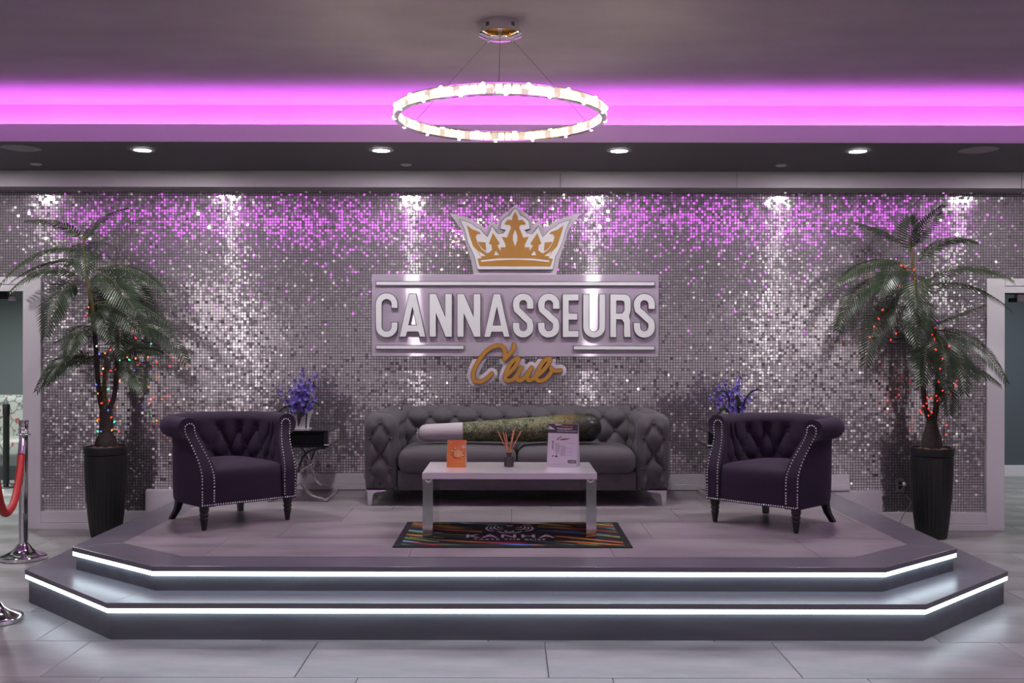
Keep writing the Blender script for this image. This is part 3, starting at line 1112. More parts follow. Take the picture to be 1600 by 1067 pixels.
for k, ols in enumerate(gold_shapes):
    o = curve_mesh('gold_inlay', ols, 0.002, M['gold'], crown)
    o.location = (0, -0.0190 - 0.0002 * k, 0)
for tri in ([(588, 570), (625, 617), (568, 617)], [(400, 572), (478, 624), (422, 628)]):
    for s in (0, 1):
        q = [(1594 - x, y) for x, y in reversed(tri)] if s else tri
        o = curve_mesh('pale_inlay', [cz(q, False)], 0.002, M['letter_face'], crown)
        o.location = (0, -0.0232, 0)

# script word: one ribbon per stroke: backing, dark return, ochre face


def cl(pts):
    return [sx(720 + x * 0.1125, 520 + y * 0.1125) for x, y in pts]


strokes = [
    [(740, 162), (738, 205), (705, 268), (655, 315), (606, 368)],
    [(606, 368), (612, 300), (600, 220), (545, 180), (465, 188), (370, 240), (270, 355), (195, 490), (170, 590), (195, 665), (255, 682), (330, 655), (390, 610), (430, 568)],
    [(618, 610), (650, 500), (715, 400), (790, 350), (798, 385), (760, 460), (690, 540), (618, 610), (632, 655), (690, 662), (745, 630), (800, 560), (842, 485), (800, 560), (780, 620), (800, 660), (850, 650), (910, 590), (960, 520), (984, 485), (945, 560), (922, 620), (945, 660), (1000, 640), (1045, 590)],
    [(1045, 610), (1085, 500), (1150, 400), (1228, 352), (1238, 385), (1195, 465), (1120, 545), (1050, 610), (1060, 655), (1110, 668), (1180, 640), (1240, 570), (1262, 520), (1258, 490), (1300, 526), (1390, 522)],
]


def union_outline(paths, hw, step=0.0035):
    """outline loops of the union of round-ended strokes: marching squares over the distance to the strokes"""
    segs = np.array([(a[0], a[1], b[0], b[1]) for p in paths for a, b in zip(p[:-1], p[1:])])
    lo = np.minimum(segs[:, :2].min(0), segs[:, 2:].min(0)) - hw - 3 * step
    hi = np.maximum(segs[:, :2].max(0), segs[:, 2:].max(0)) + hw + 3 * step
    xs, zs = np.arange(lo[0], hi[0], step), np.arange(lo[1], hi[1], step)
    GX, GZ = np.meshgrid(xs, zs, indexing='ij')
    D = np.full(GX.shape, 9.0)
    for x0, z0, x1, z1 in segs:
        dx, dz = x1 - x0, z1 - z0
        t = np.clip(((GX - x0) * dx + (GZ - z0) * dz) / (dx * dx + dz * dz + 1e-12), 0, 1)
        D = np.minimum(D, np.hypot(GX - x0 - t * dx, GZ - z0 - t * dz))
    D = D - hw + 1e-7
    nxt = {}

    def ed(i, j, k):        # crossing on edge k of cell i, j
        (a, b), (c, d) = (((i, j), (i + 1, j)), ((i + 1, j), (i + 1, j + 1)), ((i, j + 1), (i + 1, j + 1)), ((i, j), (i, j + 1)))[k]
        return ((a, b), (c, d))
    TAB = {1: [(3, 0)], 2: [(0, 1)], 3: [(3, 1)], 4: [(1, 2)], 5: [(3, 0), (1, 2)], 6: [(0, 2)], 7: [(3, 2)], 8: [(2, 3)], 9: [(2, 0)], 10: [(0, 1), (2, 3)], 11: [(2, 1)], 12: [(1, 3)], 13: [(1, 0)], 14: [(0, 3)]}
    ins = D < 0
    code = ins[:-1, :-1] * 1 + ins[1:, :-1] * 2 + ins[1:, 1:] * 4 + ins[:-1, 1:] * 8
    for i, j in zip(*np.nonzero((code > 0) & (code < 15))):
        for a, b in TAB[int(code[i, j])]:
            nxt[ed(i, j, a)] = ed(i, j, b)
    loops = []
    while nxt:
        k0 = next(iter(nxt))
        k, loop = k0, []
        while k in nxt:
            (a, b), (c, d) = k
            f = D[a, b] / (D[a, b] - D[c, d])
            loop.append((xs[a] + (xs[c] - xs[a]) * f, zs[b] + (zs[d] - zs[b]) * f))
            k = nxt.pop(k)
        if len(loop) > 10:
            loops.append([(float(x), float(z)) for x, z in loop])
    return loops


SP = [[(p[0], p[1]) for p in catmull([Vector((x, y, 0)) for x, y in cl(st)], 6)] for st in strokes]
at_y(curve_mesh('script_backing', union_outline(SP, 0.050, 0.005), 0.006, M['sign_acrylic'], sign), -0.0655)
for grp in (SP[:2], SP[2:]):
    d = at_y(curve_mesh('script_lettering', union_outline(grp, 0.0195), 0.040, M['brown_edge'], sign), -0.090)
    f = curve_mesh('face', union_outline(grp, 0.0162), 0.003, M['gold'], d)
    f.location = (0, -0.0212, 0)

# ================================================================== seating
ZS = 0.340                    # stage floor


def tuft(u, v, p, q, sharp=0.55):
    """button-tufted height 0..1 over a diamond lattice; buttons where both diagonals are whole"""
    a, b = u / p + v / q, u / p - v / q
    return (abs(math.sin(PI * a)) * abs(math.sin(PI * b))) ** sharp


def smooth01(x):
    x = max(0.0, min(1.0, x))
    return x * x * (3 - 2 * x)


# ---------------------------------------------------------------- armchair (front towards -y)
AW, ACY, AB = 0.318, -0.05, 0.355


def arm_front(z):
    """the arm fronts sweep back towards their rolled tops"""
    if z < 0.34:
        return -0.345
    t = smooth01((z - 0.34) / 0.34)
    return -0.345 + 0.155 * t


def u_path(s, yf):
    """s in 0..1 from the front left round the back to the front right: point and outward normal"""
    k = 0.22
    if s < k:
        t = s / k
        return (-AW, yf + (ACY - yf) * t), (-1, 0)
    if s > 1 - k:
        t = (1 - s) / k
        return (AW, yf + (ACY - yf) * t), (1, 0)
    ph = PI - PI * (s - k) / (1 - 2 * k)
    # slightly squarish ellipse
    c, n_ = math.cos(ph), math.sin(ph)
    e = 0.86
    x = AW * math.copysign(abs(c) ** e, c)
    y = ACY + AB * abs(n_) ** e
    nx, ny = c / AW, n_ / AB
    l = math.hypot(nx, ny)
    return (x, y), (nx / l, ny / l)


PROF = [(-0.070, 0.30), (-0.070, 0.345), (-0.068, 0.39), (-0.063, 0.43), (-0.056, 0.47), (-0.047, 0.51), (-0.037, 0.55), (-0.027, 0.585), (-0.018, 0.615), (-0.012, 0.645)]
PROF = [tuple(p)[:2] for p in catmull([Vector((a, b, 0)) for a, b in PROF], 4)]
ROLL_C, ROLL_R = (0.058, 0.672), 0.072
PROF += [(ROLL_C[0] + ROLL_R * math.cos(R(a)), ROLL_C[1] + ROLL_R * math.sin(R(a))) for a in range(172, -100, -12)]
PROF += [(0.047, 0.585), (0.046, 0.54), (0.046, 0.44), (0.045, 0.34), (0.043, 0.25), (0.040, 0.18), (0.034, 0.158), (-0.06, 0.158)]


def chair_shell():
    mb = MB()
    NS = 132
    rows = []
    for i in range(NS + 1):
        s = i / NS
        row = []
        for (n, z) in PROF:
            (x, y), (nx, ny) = u_path(s, arm_front(z))
            d = 0.0
            if n < 0 and z > 0.36:                       # inner face: buttons
                arc_u = (s - 0.5) * 1.72
                fade = smooth01((z - 0.40) / 0.05) * smooth01((0.690 - z) / 0.04) * smooth01((0.47 - abs(s - 0.5)) / 0.06)
                d = -0.034 * (tuft(arc_u, z - 0.485, 0.150, 0.27, 0.45) - 0.6) * fade
            row.append((x + nx * (n + d), y + ny * (n + d), z))
        rows.append(row)
    mb.grid(rows, flip=True)
    # front ends of the two arms, with a shallow bulge
    for i in (0, NS):
        strip = []
        for k in range(61):
            z = 0.1582 + (0.7436 - 0.1582) * k / 60
            hits = []
            for (n0, z0), (n1, z1) in zip(PROF, PROF[1:] + PROF[:1]):
                if (z0 - z) * (z1 - z) <= 0 and z0 != z1:
                    hits.append(n0 + (n1 - n0) * (z - z0) / (z1 - z0))
            a, b = min(hits), max(hits)
            strip.append([(s_ * (AW + q), arm_front(z), z) for s_ in ((-1,) if i == 0 else (1,)) for q in (a, b)])
        mb.grid(strip, flip=(i == 0))
    return mb


def chair_seat():
    """apron and domed seat in one upholstered block"""
    mb = MB()
    out = []
    N = 80
    xh = AW - 0.055
    for i in range(N):
        s = i / (N - 1)
        (x, y), (nx, ny) = u_path(s, -0.30)
        out.append((x - nx * 0.052, y - ny * 0.052))
    front = []
    for i in range(1, 24):
        t = i / 24
        x = xh + (-xh - xh) * t
        front.append((x, -0.335 - 0.014 * (1 - (x / xh) ** 2)))
    ring = out + front
    ring[0] = (-xh - 0.003, -0.332)
    ring[N - 1] = (xh + 0.003, -0.332)
    cx, cy = 0.0, -0.02
    levels = []
    for (f, z) in ((1.0, 0.160), (1.0, 0.20), (1.0, 0.27), (1.0, 0.32), (0.998, 0.350), (0.985, 0.374), (0.96, 0.392), (0.92, 0.404), (0.85, 0.415), (0.75, 0.425), (0.6, 0.434), (0.45, 0.440), (0.3, 0.444), (0.15, 0.446), (0.0, 0.447)):
        levels.append([(cx + (x - cx) * f, cy + (y - cy) * f, z) for x, y in ring])
    mb.grid(levels, closed_u=True, flip=True)
    return mb


def turned_leg():
    prof = [(0.0135, 0.0), (0.016, 0.004), (0.022, 0.050), (0.025, 0.066), (0.0275, 0.072), (0.0275, 0.080), (0.023, 0.085), (0.026, 0.092), (0.030, 0.098), (0.030, 0.108), (0.025, 0.113), (0.029, 0.122), (0.032, 0.134), (0.032, 0.160)]
    return MB().lathe(prof, 20)


def raked_leg(sx_):
    mb = MB()
    rows = []
    for t in (0, 0.3, 0.6, 1.0):
        z = 0.162 * (1 - t)
        k = t * t * 0.055
        w = 0.024 - 0.007 * t
        cx_, cy_ = sx_ * (0.0 + k * 0.6), k
        rows.append([(cx_ - w, cy_ - w, z), (cx_ + w, cy_ - w, z), (cx_ + w, cy_ + w, z), (cx_ - w, cy_ + w, z)])
    mb.grid(rows, closed_u=True, flip=True)
    mb.f.append(tuple(len(mb.v) - 4 + k for k in range(4)))
    mb.mi.append(0)
    return mb


def make_armchair(label, group, loc, rz):
    t = thing('barrel_armchair', label, 'armchair', loc, rz, group)
    chair_shell().build('shell', M['purple'], t, 50, weld=True)
    chair_seat().build('seat', M['purple'], t, 60, weld=True)
    for s in (-1, 1):
        turned_leg().build('leg', M['black_wood'], t, 50).location = (s * 0.315, -0.300, 0)
        raked_leg(s).build('leg', M['black_wood'], t, 50).location = (s * 0.235, 0.235, 0)
    # nailhead trim along both arm fronts and the lower edge of the apron
    nb = MB()

    def nail(x, y, z):
        k = 6
        r, h = 0.0058, 0.0048
        vs = [(x + r * math.cos(2 * PI * j / k), y, z + r * math.sin(2 * PI * j / k)) for j in range(k)]
        vs += [(x + r * 0.6 * math.cos(2 * PI * j / k), y - h * 0.8, z + r * 0.6 * math.sin(2 * PI * j / k)) for j in range(k)] + [(x, y - h, z)]
        fs = [(j, (j + 1) % k, k + (j + 1) % k, k + j) for j in range(k)] + [(k + j, k + (j + 1) % k, 2 * k) for j in range(k)]
        nb.add(vs, fs)
    for s in (-1, 1):
        path = [(-0.052, 0.168), (-0.052, 0.33), (-0.046, 0.40), (-0.030, 0.49), (-0.006, 0.58), (0.012, 0.645)]
        path += [(0.047 + 0.034 * math.cos(R(a)), 0.672 + 0.034 * math.sin(R(a))) for a in range(170, 5, -15)]
        path += [(0.080, 0.648), (0.060, 0.585), (0.044, 0.50), (0.036, 0.42), (0.033, 0.33), (0.032, 0.168)]
        pts = catmull([Vector((a, 0, b)) for a, b in path], 20)
        acc = 0.0
        last = None
        for p in pts:
            if last is None or (p - last).length >= 0.0168:
                if p.z > 0.168:
                    nail(s * (AW + p.x), arm_front(p.z) - 0.0008, p.z)
                last = p
    x = -AW - 0.032
    while x <= AW + 0.033:
        xh = AW - 0.055
        y = -0.336 - 0.014 * max(0, 1 - (x / xh) ** 2) if abs(x) < xh else -0.346
        nail(x, y - 0.0005, 0.170)
        x += 0.0168
    o = nb.build('nailhead_trim', M['nail'], t, 70)
    o['kind'] = 'stuff'
    # buttons on the inside of the back
    bb = None
    for row, z in ((0, 0.485), (1, 0.62)):
        for k in range(-3, 4):
            u = (k + (0.5 if row else 0.0)) * 0.150
            if abs(u) > 0.50:
                continue
            s = 0.5 + u / 1.72
            (x, y), (nx, ny) = u_path(s, arm_front(z))
            n = -0.052 if z < 0.5 else -0.017
            if bb is None:
                bb = MB().sphere((0, 0, 0), 0.010, 8, 6).build('button', M['purple_button'], t, 80)
                o = bb
            else:
                o = dup_obj(bb, t)
            o.location = (x + nx * (n + 0.018), y + ny * (n + 0.018), z)
    return t


make_armchair('dark purple velvet barrel armchair standing left of the sofa, with silver nailheads', 'purple barrel armchairs', (-2.015, 7.285, ZS), R(43))
make_armchair('dark purple velvet barrel armchair standing right of the sofa, with silver nailheads', 'purple barrel armchairs', (1.865, 7.215, ZS), R(-45))

# ---------------------------------------------------------------- sofa
SOF = thing('tufted_sofa', 'long grey velvet button-tufted sofa against the mirror wall', 'sofa', (0.045, 7.93, ZS))
PB, QB = 0.17, 0.235          # button pitch


def sofa_arm(sgn):
    """outer x = 1.185, inner x = 0.925; arm profile swept from front to back"""
    mb = MB()
    xo, xi, zb, zt, r = 1.185, 0.925, 0.116, 0.705, 0.110
    prof = []
    per = []

    def put(x, z):
        prof.append((x, z))
    for i in range(26):
        put(xo - 0.012 + 0.012 * math.sin(PI / 2 * min(1, i / 14)), zb + (zt - r - zb) * i / 25)
    for a in range(6, 91, 7):
        put(xo - r + r * math.cos(R(a)), zt - r + r * math.sin(R(a)))
    for i in range(1, 4):
        put(xo - r - (xo - xi - 2 * r) * i / 3, zt)
    for a in range(97, 181, 7):
        put(xi + r + r * math.cos(R(a)), zt - r + r * math.sin(R(a)))
    for i in range(1, 24):
        put(xi, zt - r - (zt - r - zb) * i / 23)
    for i in range(1, 9):
        put(xi + (xo - 0.012 - xi) * i / 9, zb)
    acc = 0
    for i, p in enumerate(prof):
        if i:
            acc += math.hypot(p[0] - prof[i - 1][0], p[1] - prof[i - 1][1])
        per.append(acc)
    mid = per[40]

    def nrm(i):
        a, b = prof[i - 1], prof[(i + 1) % len(prof)]
        dx, dz = b[0] - a[0], b[1] - a[1]
        l = math.hypot(dx, dz)
        return (dz / l, -dx / l)
    N = [nrm(i) for i in range(len(prof))]
    yf, yb, fr = 0.0, 0.80, 0.055
    rows = []
    # front cap: concentric rings from the middle outwards, then the fillet, then the sweep
    cxm, czm = (xo + xi) / 2, 0.42
    for k in range(0, 13):
        f = k / 12
        row = []
        for i, (x, z) in enumerate(prof):
            ex, ez = x - N[i][0] * fr, z - N[i][1] * fr
            px, pz = cxm + (ex - cxm) * f, czm + (ez - czm) * f
            h = tuft(px - cxm, pz - 0.40, 0.165, QB, 0.5)
            d = 0.044 * h * min(1, (1.12 - f) * 4)
            row.append((px, yf + 0.026 - d, pz))
        rows.append(row)
    for a in (30, 60, 90):
        row = []
        for i, (x, z) in enumerate(prof):
            q = fr * (1 - math.sin(R(a)))
            row.append((x - N[i][0] * q, yf + 0.018 + fr * (1 - math.cos(R(a))), z - N[i][1] * q))
        rows.append(row)
    ny = 52
    for j in range(1, ny + 1):
        y = yf + 0.018 + fr + (yb - yf - fr - 0.018) * j / ny
        fade = smooth01((y - 0.06) / 0.09) * smooth01((yb - y) / 0.06)
        row = []
        for i, (x, z) in enumerate(prof):
            d = 0.042 * (tuft(y + 0.03, per[i] - mid, PB, QB, 0.5) - 0.5) * fade * smooth01((z - 0.14) / 0.08)
            row.append((x + N[i][0] * d, y, z + N[i][1] * d))
        rows.append(row)
    if sgn < 0:
        rows = [[(-x, y, z) for x, y, z in r] for r in rows]
    mb.grid(rows, closed_u=True, flip=(sgn > 0))
    # back end
    o = len(mb.v)
    mb.v += rows[-1]
    f = tuple(o + k for k in range(len(prof)))
    mb.f.append(tuple(reversed(f)) if sgn > 0 else f)
    mb.mi.append(0)
    # underside
    a, b = rows[-1][0], rows[-1][-1]
    return mb


arms = {}
for s in (-1, 1):
    arms[s] = sofa_arm(s).build('arm', M['sofa'], SOF, 80, weld=True)


def sofa_back():
    mb = MB()
    prof = [(0.60, 0.30)]
    prof += [(0.60 + 0.035 * i / 22, 0.30 + 0.30 * i / 22) for i in range(1, 23)]
    c, r = (0.735, 0.610), 0.105
    prof += [(c[0] + r * 0.95 * math.cos(R(a)), c[1] + r * math.sin(R(a)) * 1.10) for a in range(176, 20, -8)]
    prof += [(0.838, 0.62), (0.84, 0.50), (0.84, 0.12)]
    per, acc = [], 0
    for i, p in enumerate(prof):
        if i:
            acc += math.hypot(p[0] - prof[i - 1][0], p[1] - prof[i - 1][1])
        per.append(acc)

    def nrm(i):
        a, b = prof[max(i - 1, 0)], prof[min(i + 1, len(prof) - 1)]
        dy, dz = b[0] - a[0], b[1] - a[1]
        l = math.hypot(dy, dz)
        return (-dz / l, dy / l)
    N = [nrm(i) for i in range(len(prof))]
    rows = []
    nx = 200
    for j in range(nx + 1):
        x = -0.95 + 1.90 * j / nx
        row = []
        for i, (y, z) in enumerate(prof):
            fade = smooth01((0.84 - y) / 0.04) * smooth01((0.945 - abs(x)) / 0.03)
            d = 0.050 * (tuft(x, per[i] - 0.235, 0.205, QB, 0.5) - 0.4) * fade * (1 - 0.62 * smooth01((z - 0.64) / 0.06))
            row.append((x, y + N[i][0] * d, z + N[i][1] * d))
        rows.append(row)
    mb.grid(rows, flip=True)
    return mb


sb = sofa_back().build('backrest', M['sofa'], SOF, 80)
for x0, x1 in ((-0.918, -0.004), (0.004, 0.918)):
    rbox(MB(), (x0 + x1) / 2, 0.285, 0.342, x1 - x0, 0.65, 0.178, 0.070, 12, 0.026).build('seat_cushion', M['sofa'], SOF, 80, weld=True)


def front_rail():
    mb = MB()
    rows = []
    for j in range(151):
        x = -0.918 + 1.836 * j / 150
        row = []
        for i in range(18):
            z = 0.118 + 0.140 * i / 17
            e = smooth01(min(i, 17 - i) / 3)
            row.append((x, 0.035 - 0.026 * tuft(x, z - 0.165, 0.205, 0.20, 0.5) * e, z))
        rows.append(row)
    mb.grid(rows, flip=True)
    mb.box(-0.92, 0.92, 0.036, 0.80, 0.118, 0.262)
    return mb


front_rail().build('base', M['sofa'], SOF, 80)
# buttons: back, arm fronts
bt = MB().sphere((0, 0, 0), 0.0115, 8, 6).build('button', M['button'], sb, 80)
k_ = 0
for row, per_v in ((0, 0.235), (1, 0.3525)):
    for k in range(-5, 6):
        x = (k + (0.5 if row else 0)) * 0.205
        if abs(x) > 0.90:
            continue
        o = bt if k_ == 0 else dup_obj(bt, sb)
        k_ += 1
        o.location = (x, 0.628, 0.537) if row == 0 else (x, 0.645, 0.655)
for s in (-1, 1):
    b2 = None
    for (dx, dz) in ((0, 0.0), (0, -0.235), (0, 0.235), (0.0825, 0.1175), (-0.0825, 0.1175), (0.0825, -0.1175), (-0.0825, -0.1175)):
        z = 0.40 + dz
        if not 0.15 < z < 0.64:
            continue
        o = dup_obj(bt, arms[s])
        o.location = (s * 1.055 + dx, 0.020, z)


def sofa_leg(s):
    """slim chrome bracket foot: a wide top plate flowing into a tapering blade"""
    pl = [(-0.125, 0.118), (-0.125, 0.108), (-0.045, 0.098), (-0.022, 0.080), (-0.012, 0.0), (0.014, 0.0), (0.026, 0.118)]
    mb = MB()
    poly = [(s * x, z) for x, z in pl]
    n = len(poly)
    vs = [(x, -0.012, z) for x, z in poly] + [(x, 0.028, z) for x, z in poly]
    mb.add(vs, [tuple(range(n)), tuple(reversed(range(n, 2 * n)))] + [(i, n + i, n + (i + 1) % n, (i + 1) % n) for i in range(n)])
    return mb


for s in (-1, 1):
    for y in (0.045, 0.74):
        sofa_leg(s).build('leg', M['brushed'], SOF, None, 0.002, weld=True).location = (s * 1.135, y, 0)

# ---------------------------------------------------------------- bolster lying on the seat
bo = thing('bolster_pillow', 'giant cone-shaped bolster with a white end and herb-print body, lying along the sofa seat', 'pillow', (0, 8.18, 0))
cl_, cr_ = Vector((-0.735, 0, 0.880)), Vector((0.715, 0, 0.930))
bo.location = ((cl_ + cr_) / 2) + Vector((0, 8.18, 0))
axis = (cr_ - cl_)
ang = math.atan2(axis.z, axis.x)
bo.rotation_euler = (0, -ang, 0)
half = axis.length / 2


def xlathe(prof, n=40, wr=0.0, seed=0):
    rnd = random.Random(seed)
    ph = [rnd.uniform(0, 6.28) for _ in range(6)]
    mb = MB()
    rows = []
    for x, r in prof:
        row = []
        for k in range(n):
            a = 2 * PI * k / n
            rr_ = r * (1 + wr * (math.sin(3 * a + ph[0] + 11 * x) * 0.5 + math.sin(7 * a + ph[1] - 23 * x) * 0.5 + 0.5 * math.sin(11 * a + ph[2] + 57 * x)))
            row.append((x, rr_ * math.cos(a), rr_ * math.sin(a)))
        rows.append(row)
    mb.grid(rows, closed_u=True, flip=False)
    return mb


xlathe([(-half, 0.004), (-half + 0.005, 0.030), (-half + 0.012, 0.045), (-half + 0.03, 0.060), (-half + 0.06, 0.068), (-half + 0.15, 0.071), (-0.40, 0.0735), (-0.372, 0.074)], 40, 0.012, 1).build('filter_end', M['bolster_white'], bo, 80)
xlathe([(-0.374, 0.073), (-0.366, 0.0755), (-0.2, 0.082), (0, 0.090), (0.2, 0.098), (0.4, 0.106), (0.55, 0.110), (0.62, 0.109)], 40, 0.008, 2).build('wrap', M['herb'], bo, 80)
xlathe([(0.60, 0.107), (0.62, 0.110), (0.65, 0.106), (0.68, 0.094), (0.70, 0.075), (0.715, 0.050), (half + 0.0, 0.022), (half + 0.002, 0.004)], 48, 0.05, 3).build('twisted_end', M['bolster_end'], bo, 80)
tb = MB()
for k in range(7):
    a = k * 0.9
    tb.tube([(-half + 0.008, 0.02 * math.cos(a), 0.02 * math.sin(a)), (-half - 0.012, 0.030 * math.cos(a + 0.3), 0.030 * math.sin(a + 0.3)), (-half - 0.004 - 0.006 * (k % 2), 0.043 * math.cos(a + 0.5), 0.043 * math.sin(a + 0.5))], 0.004, 6)
tb.build('end_gather', M['bolster_white'], bo, 80)

# ================================================================== coffee table and what stands on it
CT = thing('coffee_table', 'low gloss-white coffee table on two chrome slab legs, on the printed mat', 'table', (-0.010, 6.55, ZS))
TW, TD = 1.112, 0.625
MB().box(-TW / 2, TW / 2, 0, TD, 0.381, 0.422).build('tabletop', M['gloss_white'], CT, None, 0.003)
for s in (-1, 1):
    lg = MB().box(min(s * (TW / 2 - 0.003), s * (TW / 2 - 0.068)), max(s * (TW / 2 - 0.003), s * (TW / 2 - 0.068)), 0.008, TD - 0.008, 0.011, 0.381).build('leg', M['brushed'], CT, None, 0.002)
    hk = [(s * (TW / 2 - 0.040) + 0.019 * math.cos(R(a)), 0.002, 0.379 + 0.016 * math.sin(R(a))) for a in range(180, 361, 15)]
    MB().tube(hk, [0.002 + 0.004 * math.sin(PI * i / (len(hk) - 1)) for i in range(len(hk))], 8).build('bracket', M['ceramic'], lg, 60)  # pale crescent shape on the leg front

# entrance mat
MT = thing('printed_mat', 'black mat with coloured stripes and pale KANHA lettering under the coffee table', 'mat', (0.010, 6.262, ZS))
MWd, MDp = 1.462, 0.90
MB().box(-MWd / 2, MWd / 2, 0, MDp, 0.0005, 0.007).build('border', M['mat_black'], MT, None, 0.002)
MB().box(-MWd / 2 + 0.035, MWd / 2 - 0.035, 0.035, MDp - 0.035, 0.007, 0.0085).build('pile', M['mat_black'], MT)
rs = random.Random(5)
cols = ['orange', 'red', 'green', 'blue', 'sky', 'lime', 'red', 'green', 'orange']
n_st = 0
x0, x1, y0, y1 = -MWd / 2 + 0.045, MWd / 2 - 0.045, 0.045, MDp - 0.045


def streak(cx, cy, ln, wd, sl, col):
    pts = []
    n = 12
    up, dn = [], []
    for i in range(n + 1):
        t = i / n
        x = cx + ln * t
        y = cy - ln * t * sl + 0.03 * math.sin(t * 3.0 + cx * 5)
        w = wd * math.sin(PI * (0.06 + 0.88 * t)) ** 0.7 * (0.75 + 0.25 * math.sin(9 * t + cy * 30))
        up.append((x, y + w / 2))
        dn.append((x, y - w / 2))
    p = clip_poly(dn + up[::-1], [(x0, y0), (x1, y0), (x1, y1), (x0, y1)])
    # keep clear of the lettering in the middle
    if len(p) > 2:
        xs = [a for a, b in p]
        ys = [b for a, b in p]
        cxm, cym = sum(xs) / len(xs), sum(ys) / len(ys)
        lx0, lx1, ly0, ly1 = (-0.30, 0.27, 0.19, 0.44) if cym < 0.44 else (-0.20, 0.17, 0.42, 0.79)
        if lx0 < cxm < lx1 and ly0 < cym < ly1:
            return
        p = [(min(a, lx0) if (cxm < lx0 and a > lx0 and ly0 < b < ly1) else max(a, lx1) if (cxm > lx1 and a < lx1 and ly0 < b < ly1) else a, b) for a, b in p]
        global n_st
        n_st += 1
        zz = 0.0087 + 0.000012 * n_st
        MB().add([(a, b, zz) for a, b in p], [tuple(range(len(p)))]).build('print_stripe', M['mat_' + col], MT)


k = 0
for row in range(17):
    yy = y0 - 0.10 + row * 0.062
    xx = x0 - 0.15 + rs.uniform(-0.1, 0.1)
    while xx < x1:
        ln = rs.uniform(0.30, 0.60)
        c = cols[(k * 5 + row) % len(cols)]
        streak(xx, yy + ln * 0.18 + rs.uniform(-0.015, 0.015), ln, rs.uniform(0.034, 0.066), rs.uniform(0.24, 0.48) * (1 if xx < 0.05 else 1.0), c)
        xx += ln * rs.uniform(0.75, 1.0)
        k += 1
tx = text_mesh('lettering', 'KANHA', 0.150, M['mat_pale'], MT, sx=0.95, depth=0.0006, bold=0.003, spacing=1.25)
tx.location = (-0.020, 0.335, 0.0108)
tx = text_mesh('lettering', 'TASTE THE BLISS', 0.060, M['mat_pale'], MT, sx=0.86, depth=0.0006, bold=0.0008, spacing=1.20)
tx.location = (-0.020, 0.225, 0.0108)
em = MB()


def mark(pts, w):
    path = [(p.x, p.y) for p in catmull([Vector((a, b, 0)) for a, b in pts], 5)]
    n = len(path)
    L, Q = [], []
    for i, p in enumerate(path):
        a, b = path[max(i - 1, 0)], path[min(i + 1, n - 1)]
        tx_, ty_ = b[0] - a[0], b[1] - a[1]
        l = math.hypot(tx_, ty_) or 1
        ww = w * (0.35 + 0.65 * math.sin(PI * (0.08 + 0.84 * i / (n - 1))))
        L.append((p[0] - ty_ / l * ww / 2, p[1] + tx_ / l * ww / 2, 0.0108))
        Q.append((p[0] + ty_ / l * ww / 2, p[1] - tx_ / l * ww / 2, 0.0108))
    em.grid([Q, L], flip=False)


for s in (-1, 1):
    mark([(s * 0.145, 0.70), (s * 0.155, 0.62), (s * 0.135, 0.54), (s * 0.10, 0.51)], 0.016)
    mark([(s * 0.122, 0.70), (s * 0.128, 0.62), (s * 0.105, 0.56)], 0.013)
    mark([(s * 0.100, 0.71), (s * 0.104, 0.64), (s * 0.075, 0.58), (s * 0.04, 0.60)], 0.016)
    mark([(s * 0.082, 0.70), (s * 0.070, 0.65), (s * 0.045, 0.66)], 0.013)
    mark([(s * 0.150, 0.735), (s * 0.120, 0.765), (s * 0.09, 0.745)], 0.014)
    mark([(s * 0.080, 0.52), (s * 0.050, 0.47), (s * 0.010, 0.455), (0, 0.475)], 0.020)
    mark([(s * 0.030, 0.54), (s * 0.018, 0.50), (0, 0.495)], 0.016)
mark([(-0.02, 0.74), (0.0, 0.70), (0.02, 0.74)], 0.014)
em.build('tiger_face_emblem', M['mat_pale'], MT).location = (-0.020, 0, 0)

# reed diffuser
RD = thing('reed_diffuser', 'small smoked-glass reed diffuser with tan sticks on the coffee table', 'diffuser', (X(795.5, 6.90), 6.90, ZS + 0.4225))
MB().lathe([(0.030, 0.0), (0.033, 0.003), (0.033, 0.058), (0.029, 0.066), (0.016, 0.069), (0.015, 0.082), (0.019, 0.083), (0.019, 0.091), (0.010, 0.092)], 28).build('bottle', M['glass_dark'], RD, 40)
for (tx_, tz, dy) in ((-0.073, 0.232, 0.01), (-0.040, 0.235, -0.02), (-0.022, 0.228, 0.02), (0.038, 0.252, 0.0), (0.030, 0.240, 0.025), (0.082, 0.240, -0.01)):
    MB().tube([(tx_ * -0.03, 0, 0.072), (tx_, dy, tz)], 0.0034, 8).build('reed', M['reed'], RD, 60)

# tent cards


def tent_card(name, label, loc, rz, w, h, dep, thick, m, flat_top=False):
    t = thing(name, label, 'card', loc, rz)
    for s, nm in ((-1, 'front_panel'), (1, 'back_panel')):
        pl = [(s * dep / 2, 0), (s * (dep / 2 - thick), 0), (s * 0.0005 if s > 0 else -0.0005, h - 0.004), (s * thick, h)]
        o = MB()
        vs = [(-w / 2, y, z) for y, z in pl] + [(w / 2, y, z) for y, z in pl]
        o.add(vs, [(0, 1, 2, 3), (7, 6, 5, 4)] + [(i, 4 + i, 4 + (i + 1) % 4, (i + 1) % 4) for i in range(4)])
        o.build(nm, m if s < 0 else M['card_white'], t, weld=True)
    return t


def front_pt(u, v, w, h, dep, lift=0.0012, thick=0.002):
    """point on the slanted front of a tent card: u -0.5..0.5 across, v 0..1 up"""
    y0, y1 = -dep / 2, -thick
    return (u * w, y0 + (y1 - y0) * v - lift, v * h)


def print_patch(name, polys, args, m, parent, lift=0.0012):
    mb = MB()
    for p in polys:
        mb.add([front_pt(u, v, *args, lift=lift) for u, v in p], [tuple(range(len(p)))])
    return mb.build(name, m, parent)


